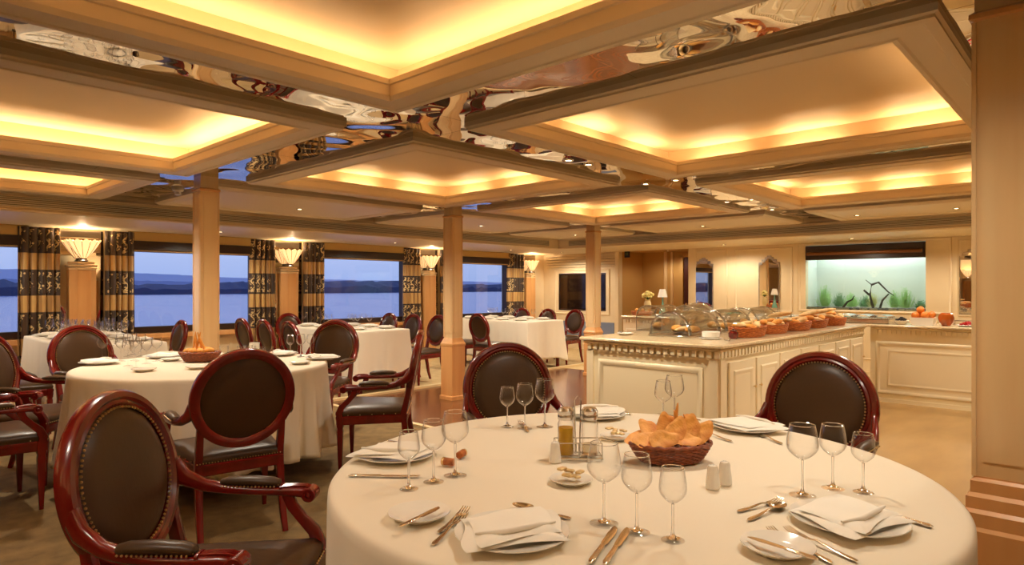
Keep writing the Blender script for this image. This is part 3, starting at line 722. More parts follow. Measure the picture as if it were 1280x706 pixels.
# salt and pepper
def shaker(x, y, label, holes):
    e = empty('salt_shaker', (x, y, Z+.0015), label=label, category='shaker', group='white porcelain shakers')
    MB().lathe([(.019, 0), (.021, .004), (.020, .02), (.0165, .045), (.0155, .058), (.0125, .066), (.004, .069)], 10).build('body', CHINA, e, ang=20)
    m = MB()
    for k in range(holes): m.ball((.005*cos(2*pi*k/holes), .005*sin(2*pi*k/holes), .0685), .001, 6)
    m.build('holes', BLACK, e)
x, y = at(891, 611, Z); shaker(x, y, 'white porcelain shaker right of the bread basket, left of two', 3)
x, y = at(906, 606, Z); shaker(x, y, 'white porcelain shaker right of the bread basket, right of two', 5)
x, y = at(694, 578, Z); shaker(x, y, 'white porcelain shaker behind the left side of the oil bottle', 3)
# cruet set
cx, cy = at(722, 572, Z)
e = empty('cruet_stand', (cx, cy, Z+.0015), 0, label='chrome wire cruet stand holding the oil and vinegar bottles', category='cruet stand'); e.scale = (1.3,)*3
CR = Vector((sin(YAW), -cos(YAW), 0)); CF = Vector((cos(YAW), sin(YAW), 0))
def cv(a, b, z): v = CR*a+CF*b; return (v.x, v.y, z)
def wire_rect(m, a0, a1, b0, b1, z, r=.0016): m.tube([cv(a0, b0, z), cv(a1, b0, z), cv(a1, b1, z), cv(a0, b1, z)], r, 8, closed=True)
m = MB(); wire_rect(m, -.062, .062, -.034, .034, .004, .002); wire_rect(m, -.058, .058, -.03, .03, .044)
for a_ in (-.06, 0, .06): m.tube([cv(a_, -.034, .004), cv(a_, -.030, .044)], .0016); m.tube([cv(a_, .034, .004), cv(a_, .030, .044)], .0016)
m.tube([cv(-.062, 0, .004), cv(.062, 0, .004)], .0016); m.build('wire_frame', STAIN, e)
m = MB()
for s in (-1, 1): m.tube([cv(s*.003, -.02*s, .004), cv(s*.005, -.012*s, .08), cv(s*.008, -.004*s, .150), cv(0, 0, .162), cv(-s*.008, .008*s, .15), cv(-s*.005, .014*s, .06), cv(-s*.004, .02*s, .004)], .0016, 8)
m.build('handle', STAIN, e)
def bottle(off, label, fillz, fmat):
    v = CR*off[0]+CF*off[1]
    e = empty('cruet_bottle', (cx+v.x, cy+v.y, Z+.0088), label=label, category='bottle', group='cruet bottles'); e.scale = (1.3,)*3
    MB().lathe([(.001, 0), (.0205, 0), (.022, .003), (.022, .083), (.019, .090), (.019, .094), (.0175, .094), (.0205, .083), (.0205, .004), (.001, .004)], 24, cap=False).build('bottle_body', GLASS, e)
    MB().lathe([(.001, .0045), (.0198, .0045), (.0198, fillz), (.001, fillz)], 24).build('liquid', fmat, e)
    MB().lathe([(.0205, .0945), (.0215, .096), (.0215, .106), (.0205, .108), (.0215, .110), (.0215, .118), (.016, .125), (.004, .127)], 24).build('bottle_cap', STAIN, e)
bottle((-.040, 0), 'glass bottle of golden olive oil with a chrome cap in the cruet stand', .074, OIL)
bottle((.041, 0), 'nearly clear vinegar bottle with a chrome cap in the cruet stand', .03, mat('vinegar', (236, 222, 190), .05, trans=.8))
# butter dishes
def butter(p, label, seed):
    x, y = at(*p, Z); rd = random.Random(seed)
    put(SPL, (x, y, Z+.0015), 0, 'small white plate under '+label, 'side plates on the front table', scale=.82)
    for k in range(7):
        a_ = rd.uniform(0, pi); r_ = .03*sqrt(k/6)
        e = empty('butter_portion', (x+r_*cos(k*2.4), y+r_*sin(k*2.4), Z+.0205+.0078*(k//3)), a_, label='foil-wrapped butter portion among others on '+label, category='butter portion', group='butter portions on '+label)
        MB().cbox(-.015, .015, -.009, .009, 0, .0074, .002).build('wrapper', MATS['butter_foil'], e)
mat('butter_foil', (226, 196, 140), .35, .35)
butter((714, 604), 'the dish in front of the oil bottle', 3); butter((771, 549), 'the dish behind the oil bottle', 4)
# ------------------------------------------------------------------ baskets and bread
def basket(name, L, W, h, wm, rows=9, taper=.78, z0=0, n=84):
    "oval woven basket; L, W half sizes at the rim"
    e = empty(name); e['category'] = 'basket'
    m = MB()
    for r in range(rows):
        k = r/(rows-1); s = taper+(1-taper)*k**.8; z = .006+(h-.012)*k; pts = []
        for i in range(n):
            t = 2*pi*i/n; o = .0028*(1 if (i//2+r) % 2 else -1)
            pts.append(((L*s+o)*cos(t), (W*s+o)*sin(t), z))
        m.tube(pts, h/rows*.56, 6, closed=True)
    m.build('weave', wm, e, kind='thing') if False else m.build('weave', wm, e)
    m = MB()
    pts = [((L+.002)*cos(2*pi*i/n), (W+.002)*sin(2*pi*i/n), h+.0025*sin(i*1.7)) for i in range(n)]
    m.tube(pts, .006, 8, closed=True); m.build('rim', wm, e)
    m = MB(); m.grid(lambda u, v: (L*taper*(v*.999+.001)*cos(2*pi*u), W*taper*(v*.999+.001)*sin(2*pi*u), .004), 40, 3, close_u=True); m.build('base', wm, e); return e
def loaf(L, r, bm, name, slashes=4, seed=0, cat='bread'):
    rd = random.Random(seed); m = MB(); pts = []; wh = []
    for i in range(13):
        t = i/12; x = (t-.5)*L; q = max(.12, sin(pi*min(max(t, .02), .98))**.45)
        bul = 1+.06*sin(t*pi*2*slashes)
        pts.append((x, .02*L*sin(t*pi*1.0), 0)); wh.append((r*q*bul, r*.8*q*bul))
    m.sweep(pts, wh, n=14); o = m.build(name, bm, ang=80); o['category'] = cat; return o
def toast(seed, name='toast_slice'):
    "curled oval slice of crisp bread"
    rd = random.Random(seed); m = MB(); a, b = .052, .032
    def fn(u, v, s=1):
        t = 2*pi*u; r = v*.999+.001; w = 1+.08*sin(3*t+seed)+.05*sin(5*t)
        x, y = a*r*w*cos(t), b*r*w*sin(t); return (x, y, .16*x*x/a+.20*y*y/b+s*.0045*(1-r**6)+.0012*sin(x*160+seed)*cos(y*140))
    m.grid(lambda u, v: fn(u, v), 28, 6, close_u=True); m.grid(lambda u, v: fn(-u, v, -1), 28, 6, close_u=True)
    o = m.build(name, BREAD, ang=60); o['category'] = 'bread'; return o
bx_, by_ = at(838, 577, Z)
BASK = basket('bread_basket', .135, .085, .062, WICK, 11, .74)
BASK['_used'] = 1; BASK.location = (bx_, by_, Z+.002); BASK.rotation_euler = (0, 0, YAW-pi/2+.12); BASK['label'] = 'oval dark wicker basket of crisp breads in the middle of the near table'
TO = [toast(i) for i in range(3)]
gb = 'crisp bread slices in the near basket'
specs = [(-.105, .02, .070, 40, 25, 'pointing left over the rim'), (-.085, -.035, .078, 20, 35, 'low at the front left'), (-.035, -.045, .082, 10, 50, 'broad and golden at the front'), (-.01, .03, .105, 80, 62, 'standing upright in the middle'),
         (.012, -.02, .105, 55, 58, 'tilted beside the middle slice'), (.035, -.035, .082, -15, 35, 'low at the front right of the middle'), (.058, -.012, .110, 60, 62, 'large and tall right of the middle'), (.095, -.015, .098, 35, 58, 'large at the right end'), (.075, .035, .098, 90, 55, 'dark behind the right end'), (-.06, .04, .09, 110, 40, 'behind the left end'), (.02, .05, .10, 120, 62, 'at the back')]
for i, (a_, b_, z_, yaw, tl, l) in enumerate(specs):
    v = CR*a_+CF*b_; o = put(TO[i % 3], (bx_+v.x, by_+v.y, Z+z_), 0, 'crisp bread slice in the near basket, '+l, gb)
    o.rotation_euler = (Matrix.Rotation(YAW-pi/2, 3, 'Z') @ Matrix.Rotation(radians(90-abs(90-tl)) , 3, 'X') @ Matrix.Rotation(radians(yaw), 3, 'Z')).to_euler()
STK = loaf(.15, .0085, BREAD, 'bread_stick', 9, 2)
for i, (a_, tx, l) in enumerate(((.022, 6, 'standing straight up in the near basket, tallest'), (.033, -12, 'leaning right in the near basket'), (.075, -20, 'short and dark at the right of the near basket'))):
    v = CR*a_+CF*.02; o = put(STK, (bx_+v.x, by_+v.y, Z+(.118, .095, .085)[i]), 0, 'bread stick '+l, 'bread sticks in the near basket')
    o.rotation_euler = (Matrix.Rotation(YAW-pi/2, 3, 'Z') @ Matrix.Rotation(radians(-90+tx), 3, 'Y')).to_euler()
# ------------------------------------------------------------------ left round table settings
Z = H2
g2 = 'folded napkins on the left round table'; gp2 = 'dinner plates on the left round table'
for p, l in (((124, 455), 'left edge'), ((404, 449), 'right side'), ((352, 444), 'far right side'), ((205, 447), 'far left side')):
    x, y = at(*p, Z); put(DPL, (x, y, Z+.0015), 0, 'large white plate at the %s of the left round table' % l, gp2)
    put(NAP, (x, y, Z+.0225), .3+p[0]*.01, 'folded white napkin on the plate at the %s of the left round table' % l, g2)
for p, l in (((180, 464), 'near the left glasses'), ((247, 461), 'below the bread basket'), ((214, 451), 'left of the bread basket'), ((375, 455), 'at the right edge')):
    x, y = at(*p, Z); put(SPL, (x, y, Z+.0015), 0, 'small white side plate %s of the left round table' % l if 'edge' in l else 'small white side plate %s on the left round table' % l, 'side plates on the left round table')
for p, pr, l in (((363, 444), GSM, 'leftmost'), ((376, 446), GM, 'middle'), ((388, 443), GSM, 'rightmost')):
    seton(pr, p, Z, 'stemmed glass, %s of the three at the right of the left round table' % l, group='stemmed glasses at the right of the left round table')
for p, l in (((302, 447), 'behind the armchair back, left'), ((310, 446), 'behind the armchair back, second'), ((324, 447), 'behind the armchair back, third'), ((336, 448), 'behind the armchair back, right'), ((280, 447), 'just right of the bread basket')):
    seton(TUMB, p, Z, 'small glass tumbler on the left round table, '+l, group='tumblers on the left round table')
x, y = at(306, 437, Z)
x, y = at(318, 443, Z); e = empty('candle_cup', (x, y, Z+.0015), label='white ceramic candle cup behind the tumblers on the left round table', category='candle holder')
MB().lathe([(.001, 0), (.036, 0), (.04, .01), (.042, .10), (.038, .10), (.035, .012), (.001, .01)], 24, cap=False).build('cup', CHINA, e); MB().lathe([(.001, .011), (.03, .011), (.03, .07), (.001, .072)], 20).build('candle', BREADL, e)
rd = random.Random(11); seen = []
for k, (px, py) in enumerate([(128, 452), (140, 448), (151, 452), (160, 446), (168, 451), (176, 446), (165, 444), (186, 446), (152, 445), (172, 446), (160, 458), (170, 461), (183, 455), (196, 452)]):
    gq = at(px, py, Z)
    if any(math.hypot(gq[0]-a, gq[1]-b) < .085 for a, b in seen): continue
    seen.append(gq)
    seton(FARG, (px, py), Z, 'stemmed glass in the crowd of glasses at the left of the left round table', group='crowded glasses on the left round table')
bx2, by2 = at(250, 452, Z)
o = put(BASK, (bx2, by2, Z+.002), YAW-pi/2, 'wicker basket of rolls and bread sticks on the left round table', None, scale=(1.12, 1.12, 1.15)); 
if 'group' in o: del o['group']
ROLL = loaf(.075, .03, BREAD, 'bread_roll', 2, 5)
for i, (a_, b_, z_, l) in enumerate(((-.09, 0, .08, 'left end'), (-.04, -.03, .085, 'front left'), (.02, -.035, .085, 'front middle'), (.075, -.01, .088, 'right end'), (.04, .03, .09, 'back right'), (-.03, .035, .09, 'back left'))):
    v = CR*a_+CF*b_; o = put(ROLL, (bx2+v.x, by2+v.y, Z+z_), i*.9, 'small bread roll at the %s of the basket on the left round table' % l, 'rolls in the left basket')
for i, (a_, tx) in enumerate(((-.045, 8), (-.03, -4), (-.015, 14), (.0, -14), (.012, -24))):
    v = CR*a_+CF*.0; o = put(STK, (bx2+v.x, by2+v.y, Z+.15), 0, 'bread stick standing in the basket on the left round table', 'bread sticks in the left basket', scale=1.1)
    o.rotation_euler = (Matrix.Rotation(YAW-pi/2, 3, 'Z') @ Matrix.Rotation(radians(-90+tx), 3, 'Y')).to_euler()
# window tables
Z = HW
for (x0, x1, y0, y1, nm, cnt) in ((1.62, 2.44, 7.2, 9.3, 'far left window table', 34), (4.68, 5.48, 7.05, 8.9, 'window table left of the middle column', 9), (7.92, 8.84, 7.05, 8.9, 'window table right of the middle column', 9)):
    spots = []
    for k in range(4):
        for s in (-1, 1):
            xx = (x0+x1)/2+s*((x1-x0)/2-.17); yy = y0+.3+k*(y1-y0-.6)/3
            put(DPL, (xx, yy, Z+.0015), 0, 'white plate with a napkin on the '+nm, 'plates on the '+nm); spots.append((xx, yy))
            put(NAP, (xx, yy, Z+.0225), s*.6+k, 'folded white napkin on a plate on the '+nm, 'napkins on the '+nm)
    n = 0; tries = 0
    while n < cnt and tries < 4000:
        tries += 1
        xx, yy = rd.uniform(x0+.06, x1-.06), rd.uniform(y0+.08, y1-.1)
        if any(math.hypot(xx-a, yy-b) < (.19 if i < 8 else .085) for i, (a, b) in enumerate(spots)): continue
        spots.append((xx, yy)); n += 1
        put(FARG, (xx, yy, Z+.0015), 0, 'stemmed glass among others on the '+nm, 'stemmed glasses on the '+nm)
# ================================================================== BUFFET
CN = mat('counter_paint', (240, 226, 192), .35, coat=.15)
STONE = mat('counter_stone', (226, 206, 168), .22, coat=.3, noise=((40, 40, 40), (206, 184, 146), 4, .35, .7))
BH = .935
def panel_on(m, face, u0, u1, z0, z1, t=.035, d=.014, flip=False):
    "raised moulding on the plane; face = ('x', X) looking -X or ('y', Y) looking -Y"
    k = MB(); rim_profile(u0, u1, z0, z1, [(0, 0), (0, d*.5), (t*.25, d), (t*.6, d*.7), (t, 0)], k); b = len(m.v)
    for v in k.v:
        m.v.append((face[1]-v[2], v[0], v[1]) if face[0] == 'x' else (v[0], face[1]-v[2], v[1]))
    m.f += [tuple(b+i for i in f) for f in k.f]
def dentils(m, face, u0, u1, z, w=.038, gap=.026, h=.05, d=.03):
    u = u0
    while u+w <= u1:
        if face[0] == 'x': m.box(face[1]-d, face[1], u, u+w, z, z+h)
        else: m.box(u, u+w, face[1]-d, face[1], z, z+h)
        u += w+gap
IX0, IX1, IY0, IY1 = 4.76, 8.72, 2.25, 3.5
e = empty('buffet_island', ((IX0+IX1)/2, (IY0+IY1)/2, 0), label='cream panelled buffet island whose corner points at the near table', category='buffet counter')
def loc(m):
    cx, cy = (IX0+IX1)/2, (IY0+IY1)/2; m.v = [(x-cx, y-cy, z) for x, y, z in m.v]; return m
m = MB(); m.box(IX0, IX1, IY0, IY1, .06, BH-.04); m.box(IX0+.03, IX1, IY0+.03, IY1-.03, 0, .06)
m.cbox(IX0-.035, IX1, IY0-.035, IY1+.035, BH-.055, BH-.03, .008)
m.box(IX0-.02, IX0, IY0, IY0+.07, 0, BH-.12); m.box(IX0, IX0+.07, IY0-.02, IY0, 0, BH-.12); m.box(IX0-.02, IX0, IY1-.07, IY1, 0, BH-.12)
loc(m).build('body', CN, e, smooth=False)
m = MB(); panel_on(m, ('x', IX0), IY0+.13, IY1-.12, .1, BH-.19, .05, .018); loc(m).build('end_panel', CN, e, ang=60)
m = MB(); dentils(m, ('x', IX0), IY0-.02, IY1+.02, BH-.105); dentils(m, ('y', IY0), IX0-.01, IX1-.05, BH-.105)
m.box(IX0-.012, IX0, IY0, IY1, BH-.125, BH-.11); m.box(IX0, IX1, IY0-.012, IY0, BH-.125, BH-.11); loc(m).build('dentil_band', CN, e, smooth=False)
for k in range(7):
    x0 = IX0+.16+k*.535
    m = MB(); m.cbox(x0, x0+.5, IY0-.022, IY0-.002, .1, BH-.15, .004); panel_on(m, ('y', IY0-.022), x0+.07, x0+.43, .17, BH-.22, .04, .012)
    dd = loc(m).build('door', CN, e, ang=40)
    m = MB(); hx = x0+(.455 if k % 2 == 0 else .045); m.lathe([(.004, 0), (.005, .012), (.012, .018), (.012, .024), (.004, .029)], 14, Matrix.Translation((hx, IY0-.022, .55)) @ Matrix.Rotation(pi/2, 4, 'X'))
    loc(m).build('knob', BRASS, dd)
MB().cbox(IX0-.06, 8.66, IY0-.06, IY1+.06, BH-.0295, BH, .008).build('buffet_worktop', STONE, label='pale stone worktop on the buffet island carrying the breads', category='worktop')
def side_counter(y0, y1, label, wl):
    X0, X1 = 8.76, 9.42; cx, cy = (X0+X1)/2, (y0+y1)/2
    e = empty('buffet_counter', (cx, cy, 0), label=label, category='buffet counter')
    def lc(m): m.v = [(x-cx, y-cy, z) for x, y, z in m.v]; return m
    m = MB(); m.box(X0, X1, y0, y1, .05, BH-.04); m.box(X0-.02, X1, y0, y1, 0, .05); m.cbox(X0-.03, X1, y0, y1, BH-.055, BH-.03, .008); lc(m).build('body', CN, e, smooth=False)
    m = MB(); n = max(1, round((y1-y0)/1.25))
    for k in range(n):
        a = y0+(y1-y0)*k/n+.06; b = y0+(y1-y0)*(k+1)/n-.06; panel_on(m, ('x', X0), a, b, .1, BH-.2, .045, .016); panel_on(m, ('x', X0), a+.12, b-.12, .2, BH-.3, .03, .008)
    lc(m).build('front_panels', CN, e, ang=60)
    m = MB(); dentils(m, ('x', X0), y0, y1-.01, BH-.105, .03, .02, .045, .02); lc(m).build('dentil_band', CN, e, smooth=False)
    MB().cbox(X0-.06, X1+.04, y0, y1, BH-.0295, BH, .008).build('buffet_worktop', STONE, label=wl, category='worktop')
side_counter(-1.6, 2.18, 'cream panelled buffet counter below the aquarium reaching the right picture edge', 'pale worktop below the aquarium carrying the oranges')
side_counter(3.58, 5.75, 'cream buffet counter at the back left behind the island', 'pale worktop at the back left carrying the glass dome')
MB().cbox(8.70, 9.46, 2.19, 3.57, BH-.0295, BH, .006).build('buffet_worktop', STONE, label='pale worktop section where the island meets the back counter', category='worktop')
# ---- food on the island
Z = BH
def A(px, py): return at(px, py, Z)
def acrylic_box(x, y, L, W, h, rot, label, fill):
    e = empty('display_box', (x, y, Z+.001), rot, label=label, category='display box', group='clear roll-top display boxes')
    m = MB(); t = .006
    m.box(-L, L, -W, -W+t, 0, h); m.box(-L, L, W-t, W, 0, h); m.box(-L, -L+t, -W+t, W-t, 0, h); m.box(L-t, L, -W+t, W-t, 0, h); m.build('walls', ACRYL, e, smooth=False)
    m = MB(); m.box(-L+t, L-t, -W+t, W-t, 0, .012); m.build('tray_base', STAIN, e, smooth=False)
    m = MB(); m.grid(lambda u, v: (-L+2*L*u, -W*cos(pi*v), h+.002+.10*sin(pi*v)), 8, 20); m.build('roll_lid', ACRYL, e, solid=.004)
    m = MB()
    for s in (-1, 1):
        m.tube([(s*L, -W*cos(pi*i/12), h+.004+.10*sin(pi*i/12)) for i in range(13)], .005, 6)
        for q in (-1, 1): m.tube([(s*L, q*W, 0), (s*L, q*W, h)], .005, 6)
    m.build('chrome_edges', STAIN, e)
    return e
rr = YAW
TBX = [(acrylic_box, A(830, 414), .19, .15, .16, 'clear acrylic box with a domed lid at the left end of the island'), (acrylic_box, A(872, 408), .17, .14, .14, 'clear acrylic box with a domed lid second from the left end of the island')]
for f, (x, y), L, W, h, l in TBX:
    f(x+.1, y+.12, L, W, h, 0, l, None)
SLL = loaf(.26, .045, BREAD, 'brown_loaf', 1, 4)
(x, y) = A(830, 414); put(SLL, (x+.1, y+.12, Z+.052), .1, 'brown loaf inside the leftmost clear box on the island'); (x, y) = A(872, 408); put(SLL, (x+.1, y+.12, Z+.052), .3, 'brown loaf inside the second clear box on the island', scale=.9)
def dome(x, y, r, label, z=BH, hk=.62):
    e = empty('glass_dome', (x, y, z+.001), label=label, category='food dome', group='clear food domes')
    MB().lathe([(r*cos(a), .012+r*hk*sin(a)*1.0) for a in [i*pi/2/14 for i in range(14)]]+[(.004, .012+r*hk)], 36, cap=False).build('cover', ACRYL, e, solid=.003)
    MB().lathe([(.001, 0), (r*1.06, 0), (r*1.08, .008), (r*1.04, .010), (.001, .008)], 36).build('tray', STAIN, e)
    m = MB(); m.ball((0, 0, .03+r*hk), .016); m.build('knob', STAIN, e)
BSK2 = basket('bread_basket', .20, .13, .085, WICKL, 8, .85, n=60)
BAG = loaf(.46, .034, BREADL, 'baguette', 5, 7)
CRO = loaf(.13, .034, BREAD, 'croissant', 3, 8); CRO.name = 'pastry'; CRP = loaf(.15, .030, BREADL, 'pastry', 2, 9)
ibs = [((925, 413), 'first basket from the near corner of the island', 6), ((958, 412), 'second basket from the near corner of the island', 7), ((990, 408), 'third basket from the near corner of the island', 7), ((1019, 407), 'fourth basket from the near corner of the island', 6), ((1052, 404), 'last basket at the far end of the island row', 6)]
for k, ((px, py), l, n) in enumerate(ibs):
    x, y = A(px, py); y = max(y+.02, IY0+.17) if True else y
    x = 5.76+k*.615; y = 2.44+.02*(k % 2)
    put(BSK2, (x, y, Z+.002), .04*k, 'wicker '+l+', filled with pastries', 'wicker baskets along the island', scale=(1.35, 1, 1))
    for j in range(n):
        t = 2*pi*j/n; o = put(CRP if (j+k) % 2 else CRO, (x+.15*cos(t), y+.065*sin(t), Z+.092+.02*(j % 2)), t*1.3, ('pale long roll in the ' if (j+k) % 2 else 'golden pastry in the ')+l, ('long rolls in the ' if (j+k) % 2 else 'pastries in the ')+l); o.rotation_euler = (0, .25*sin(j*2.1), t*1.3)
# rear rows: boards, domes, loaves
for k, (x, y, l) in enumerate(((5.55, 2.95, 'over the loaves near the second clear box'), (6.35, 2.98, 'in the middle of the island'), (7.2, 3.0, 'towards the far end of the island'))):
    e = empty('roll_top_cover', (x, y, Z+.001), label='long clear roll-top cover '+l, category='food cover', group='clear roll-top covers')
    MB().cbox(-.33, .33, -.21, .21, 0, .015, .004).build('tray', STAIN, e)
    m = MB(); m.grid(lambda u, v: (-.31+.62*u, -.2*cos(pi*v), .016+.205*sin(pi*v)), 8, 24); m.build('cover', ACRYL, e, solid=.004)
    m = MB()
    for s in (-1, 1): m.tube([(s*.31, -.2*cos(pi*i/16), .018+.205*sin(pi*i/16)) for i in range(17)], .006, 6)
    m.build('chrome_rim', STAIN, e)
    for j in range(3):
        put(BAG if j == 1 else SLL, (x-.05+.04*j, y-.1+.1*j, Z+.058), .1*j, ('pale baguette' if j == 1 else 'brown loaf')+' under the clear cover '+l, 'loaves under the cover '+l, scale=.95)
for k, (x, y, z, r_, l) in enumerate(((6.75, 2.52, .17, .9, 'lying across the third basket of the island'), (7.95, 2.50, .17, -.5, 'hanging over the last baskets of the island'), (8.1, 2.75, .08, 2.5, 'lying behind the last basket of the island'), (7.6, 2.5, .16, -.25, 'lying on the fourth basket of the island'))):
    o = put(BAG, (x, y, Z+z), r_, 'pale baguette '+l, 'baguettes on the island'); o.rotation_euler = (0, .12*(-1)**k, r_)
dome(8.25, 3.1, .22, 'clear dome at the far end of the island'); 
put(ROLL, (8.25, 2.48, Z+.14), .3, 'round pale roll on top of the last island basket', scale=(1.8, 1.8, 1.3))
# cup, jam pot, small plate and tongs on the near corner
x, y = A(908, 421); e = empty('white_dish', (5.27, 2.56, Z+.001), label='white oval dish on a saucer at the near corner of the island', category='dish')
MB().lathe([(.001, 0), (.09, .002), (.105, .008), (.10, .010), (.001, .006)], 32).build('saucer', CHINA, e); MB().lathe([(.06, .0105), (.074, .02), (.078, .062), (.074, .064), (.068, .02), (.001, .016)], 32, cap=False).build('bowl', CHINA, e)
x, y = A(922, 417); e = empty('jam_pot', (5.41, 2.42, Z+.001), label='dark red jam pot beside the white dish on the island', category='jar')
MB().lathe([(.001, 0), (.03, 0), (.042, .02), (.042, .05), (.028, .068), (.001, .068)], 24).build('pot_body', mat('dark_red_glaze', (96, 18, 14), .15, coat=.5), e); MB().lathe([(.03, .0685), (.031, .074), (.008, .08), (.008, .09), (.002, .092)], 20).build('lid', DKRED, e)
x, y = A(778, 419); put(SPL, (x+.05, y, Z+.001), 0, 'small white plate with tongs at the left end of the island', None); 
def tongs(x, y, r, label, z=BH+.002):
    e = empty('serving_tongs', (x, y, z), r, label=label, category='tongs', group='chrome serving tongs on the buffet')
    for s in (-1, 1):
        m = MB(); m.sweep([(0, 0, .006), (.07, s*.012, .008), (.15, s*.022, .008), (.19, s*.016, .004)], [(.003, .005), (.004, .006), (.005, .005), (.009, .003)]); m.build('arm', STAIN, e)
tongs(x-.02, y, .6, 'chrome tongs lying on the small plate at the left end of the island', Z+.021)
x, y = A(945, 417); tongs(5.05, 2.30, .5, 'chrome tongs lying in front of the first island basket')
# ---- back left counter
dome(9.08, 4.62, .24, 'large clear dome on the back left counter before the passage', hk=.85)
for k, (y, l) in enumerate(((5.2, 'left'), (4.15, 'right'))):
    put(DPL, (9.05, y, Z+.001), 0, 'white plate %s of the large dome on the back left counter' % l, 'plates on the back left counter')
put(BSK2, (9.0, 5.55, Z+.002), pi/2, 'long low wicker basket at the left end of the back counter', scale=(.9, .9, .7))
for k in range(3): put(ROLL, (9.02, 5.43+.11*k, Z+.085), k, 'small roll in the long low basket at the left end of the back counter', 'rolls in the back counter basket')
for k in range(3):
    e = empty('serving_tray', (9.1, 3.1+.0*k, 0)) if False else None
e = empty('serving_tray', (9.08, 3.2, Z+.001), label='long white serving tray behind the clear boxes at the middle of the back counter', category='tray')
MB().cbox(-.16, .16, -.5, .5, 0, .05, .012).build('tray_body', CHINA, e); MB().cbox(-.14, .14, -.48, .48, .0505, .075, .02).build('ice_bed', CHINA, e)
# flower vase and lamp
e = empty('flower_vase', (9.26, 5.60, Z+.001), label='cream vase of pale yellow flowers at the end of the back counter', category='vase')
MB().lathe([(.001, 0), (.045, 0), (.03, .03), (.035, .06), (.06, .13), (.055, .2), (.04, .23), (.05, .25), (.045, .25), (.034, .23), (.001, .05)], 28, cap=False).build('vase_body', mat('cream_ceramic', (222, 196, 140), .3), e)
m = MB(); rd = random.Random(4)
for k in range(26):
    a_, r_ = rd.uniform(0, 6.28), rd.uniform(0, .09); m.ball((r_*cos(a_), r_*sin(a_), .29+rd.uniform(0, .09)-r_*.3), rd.uniform(.018, .028), 8)
m.build('blossoms', mat('yellow_petals', (238, 220, 140), .7), e)
m = MB()
for k in range(14):
    a_ = k*.9; m.sweep([(0, 0, .24), (.05*cos(a_), .05*sin(a_), .29), (.1*cos(a_), .1*sin(a_), .28)], [(.004, .001), (.014, .001), (.002, .001)])
m.build('leaves', mat('leaf_green', (70, 92, 40), .6), e)
e = empty('table_lamp', (9.32, 5.36, Z+.001), label='small lamp with a white cone shade and a sea-green base beside the flower vase', category='lamp')
MB().lathe([(.001, 0), (.055, 0), (.06, .02), (.045, .08), (.025, .15), (.012, .2), (.012, .30)], 24).build('lamp_base', mat('sea_green_glaze', (120, 170, 150), .2), e)
MB().lathe([(.08, .29), (.045, .42), (.043, .42), (.078, .29)], 28, cap=False).build('lamp_shade', NAPK, e)
# ---- right counter
e = empty('chafing_tray', (9.05, 2.34, Z+.001), label='long stainless chafing tray below the aquarium', category='food warmer')
MB().cbox(-.2, .2, -.34, .34, 0, .06, .008).build('tray_body', STAIN, e); MB().cbox(-.215, .215, -.355, .355, .0605, .07, .004).build('rim', STAIN, e)
for k in range(3):
    m = MB(); m.grid(lambda u, v: (-.19+.38*u, -.32+.21*k+.10*(1-cos(pi*v)), .072+.035*sin(pi*v)), 10, 12); m.build('lid', STAIN, e, solid=.003)
e = empty('black_platter', (9.28, 1.72, Z+.001)); e['label'] = 'low dark stone platter behind the oranges under the aquarium'; e['category'] = 'platter'
MB().lathe([(.001, 0), (.10, 0), (.12, .02), (.001, .018)], 24).build('platter_body', BLACK, e)
x, y = A(1139, 401); e = empty('olive_bowl', (8.88, 1.87, Z+.001), label='small white bowl heaped with dark olives left of the oranges', category='bowl')
MB().lathe([(.04, 0), (.075, .035), (.078, .05), (.07, .045), (.03, .01), (.001, .01)], 28, cap=False).build('bowl_body', CHINA, e)
m = MB(); rd = random.Random(2)
for k in range(40):
    a_, r_ = rd.uniform(0, 6.28), .06*sqrt(rd.random()); m.ball((r_*cos(a_), r_*sin(a_), .05+.03*(1-r_/.06)+rd.uniform(0, .01)), .013, 8)
m.build('olives', BLACK, e, kind='stuff')
x, y = A(1170, 406); x, y = 8.83, 1.66; e = empty('fruit_box', (8.95, y, Z+.001), label='white rectangular ceramic box of oranges on the right counter', category='bowl')
m = MB(); m.loft([[(sx*a, sy*b, z) for sx, sy in ((-1,-1),(1,-1),(1,1),(-1,1))] for a, b, z in ((.09, .105, 0), (.105, .125, .09), (.098, .118, .09), (.08, .10, .07))], cap0=True, cap1=True); m.build('box_body', CHINA, e, smooth=False)
m = MB(); m.box(-.12, .12, -.14, .14, -.0008, -.0002); m.build('under_plate', CHINA, e, smooth=False)
ORM = mat('orange_peel', (226, 128, 40), .45, bump=((120, 120, 120), .3, .003, 2))
ORG = MB().ball((0, 0, 0), .043, 18).build('orange', ORM); ORG['category'] = 'fruit'
for k, (a_, b_, c_, l) in enumerate(((-.045, .075, .115, 'front left'), (.045, .07, .115, 'back left'), (-.045, -.02, .115, 'front middle'), (.045, -.025, .115, 'back middle'), (0, .03, .18, 'top'), (0, -.085, .125, 'right end'))):
    put(ORG, (x+.12+a_, y+b_, Z+c_), k, 'orange at the %s of the white box on the right counter' % l, 'oranges in the white box')
e = empty('glazed_jug', (8.93, 1.43, Z+.001), label='round orange-brown glazed pot right of the white box of oranges', category='pot')
MB().lathe([(.001, 0), (.04, 0), (.07, .04), (.082, .09), (.07, .135), (.05, .15), (.045, .15), (.06, .13), (.001, .05)], 28, cap=False).build('pot_body', mat('amber_glaze', (176, 84, 24), .15, coat=.6), e)
x, y = A(1203, 406); e = empty('berry_plate', (8.93, 1.22, Z+.001), label='white plate of red berries at the right end of the right counter', category='plate of fruit')
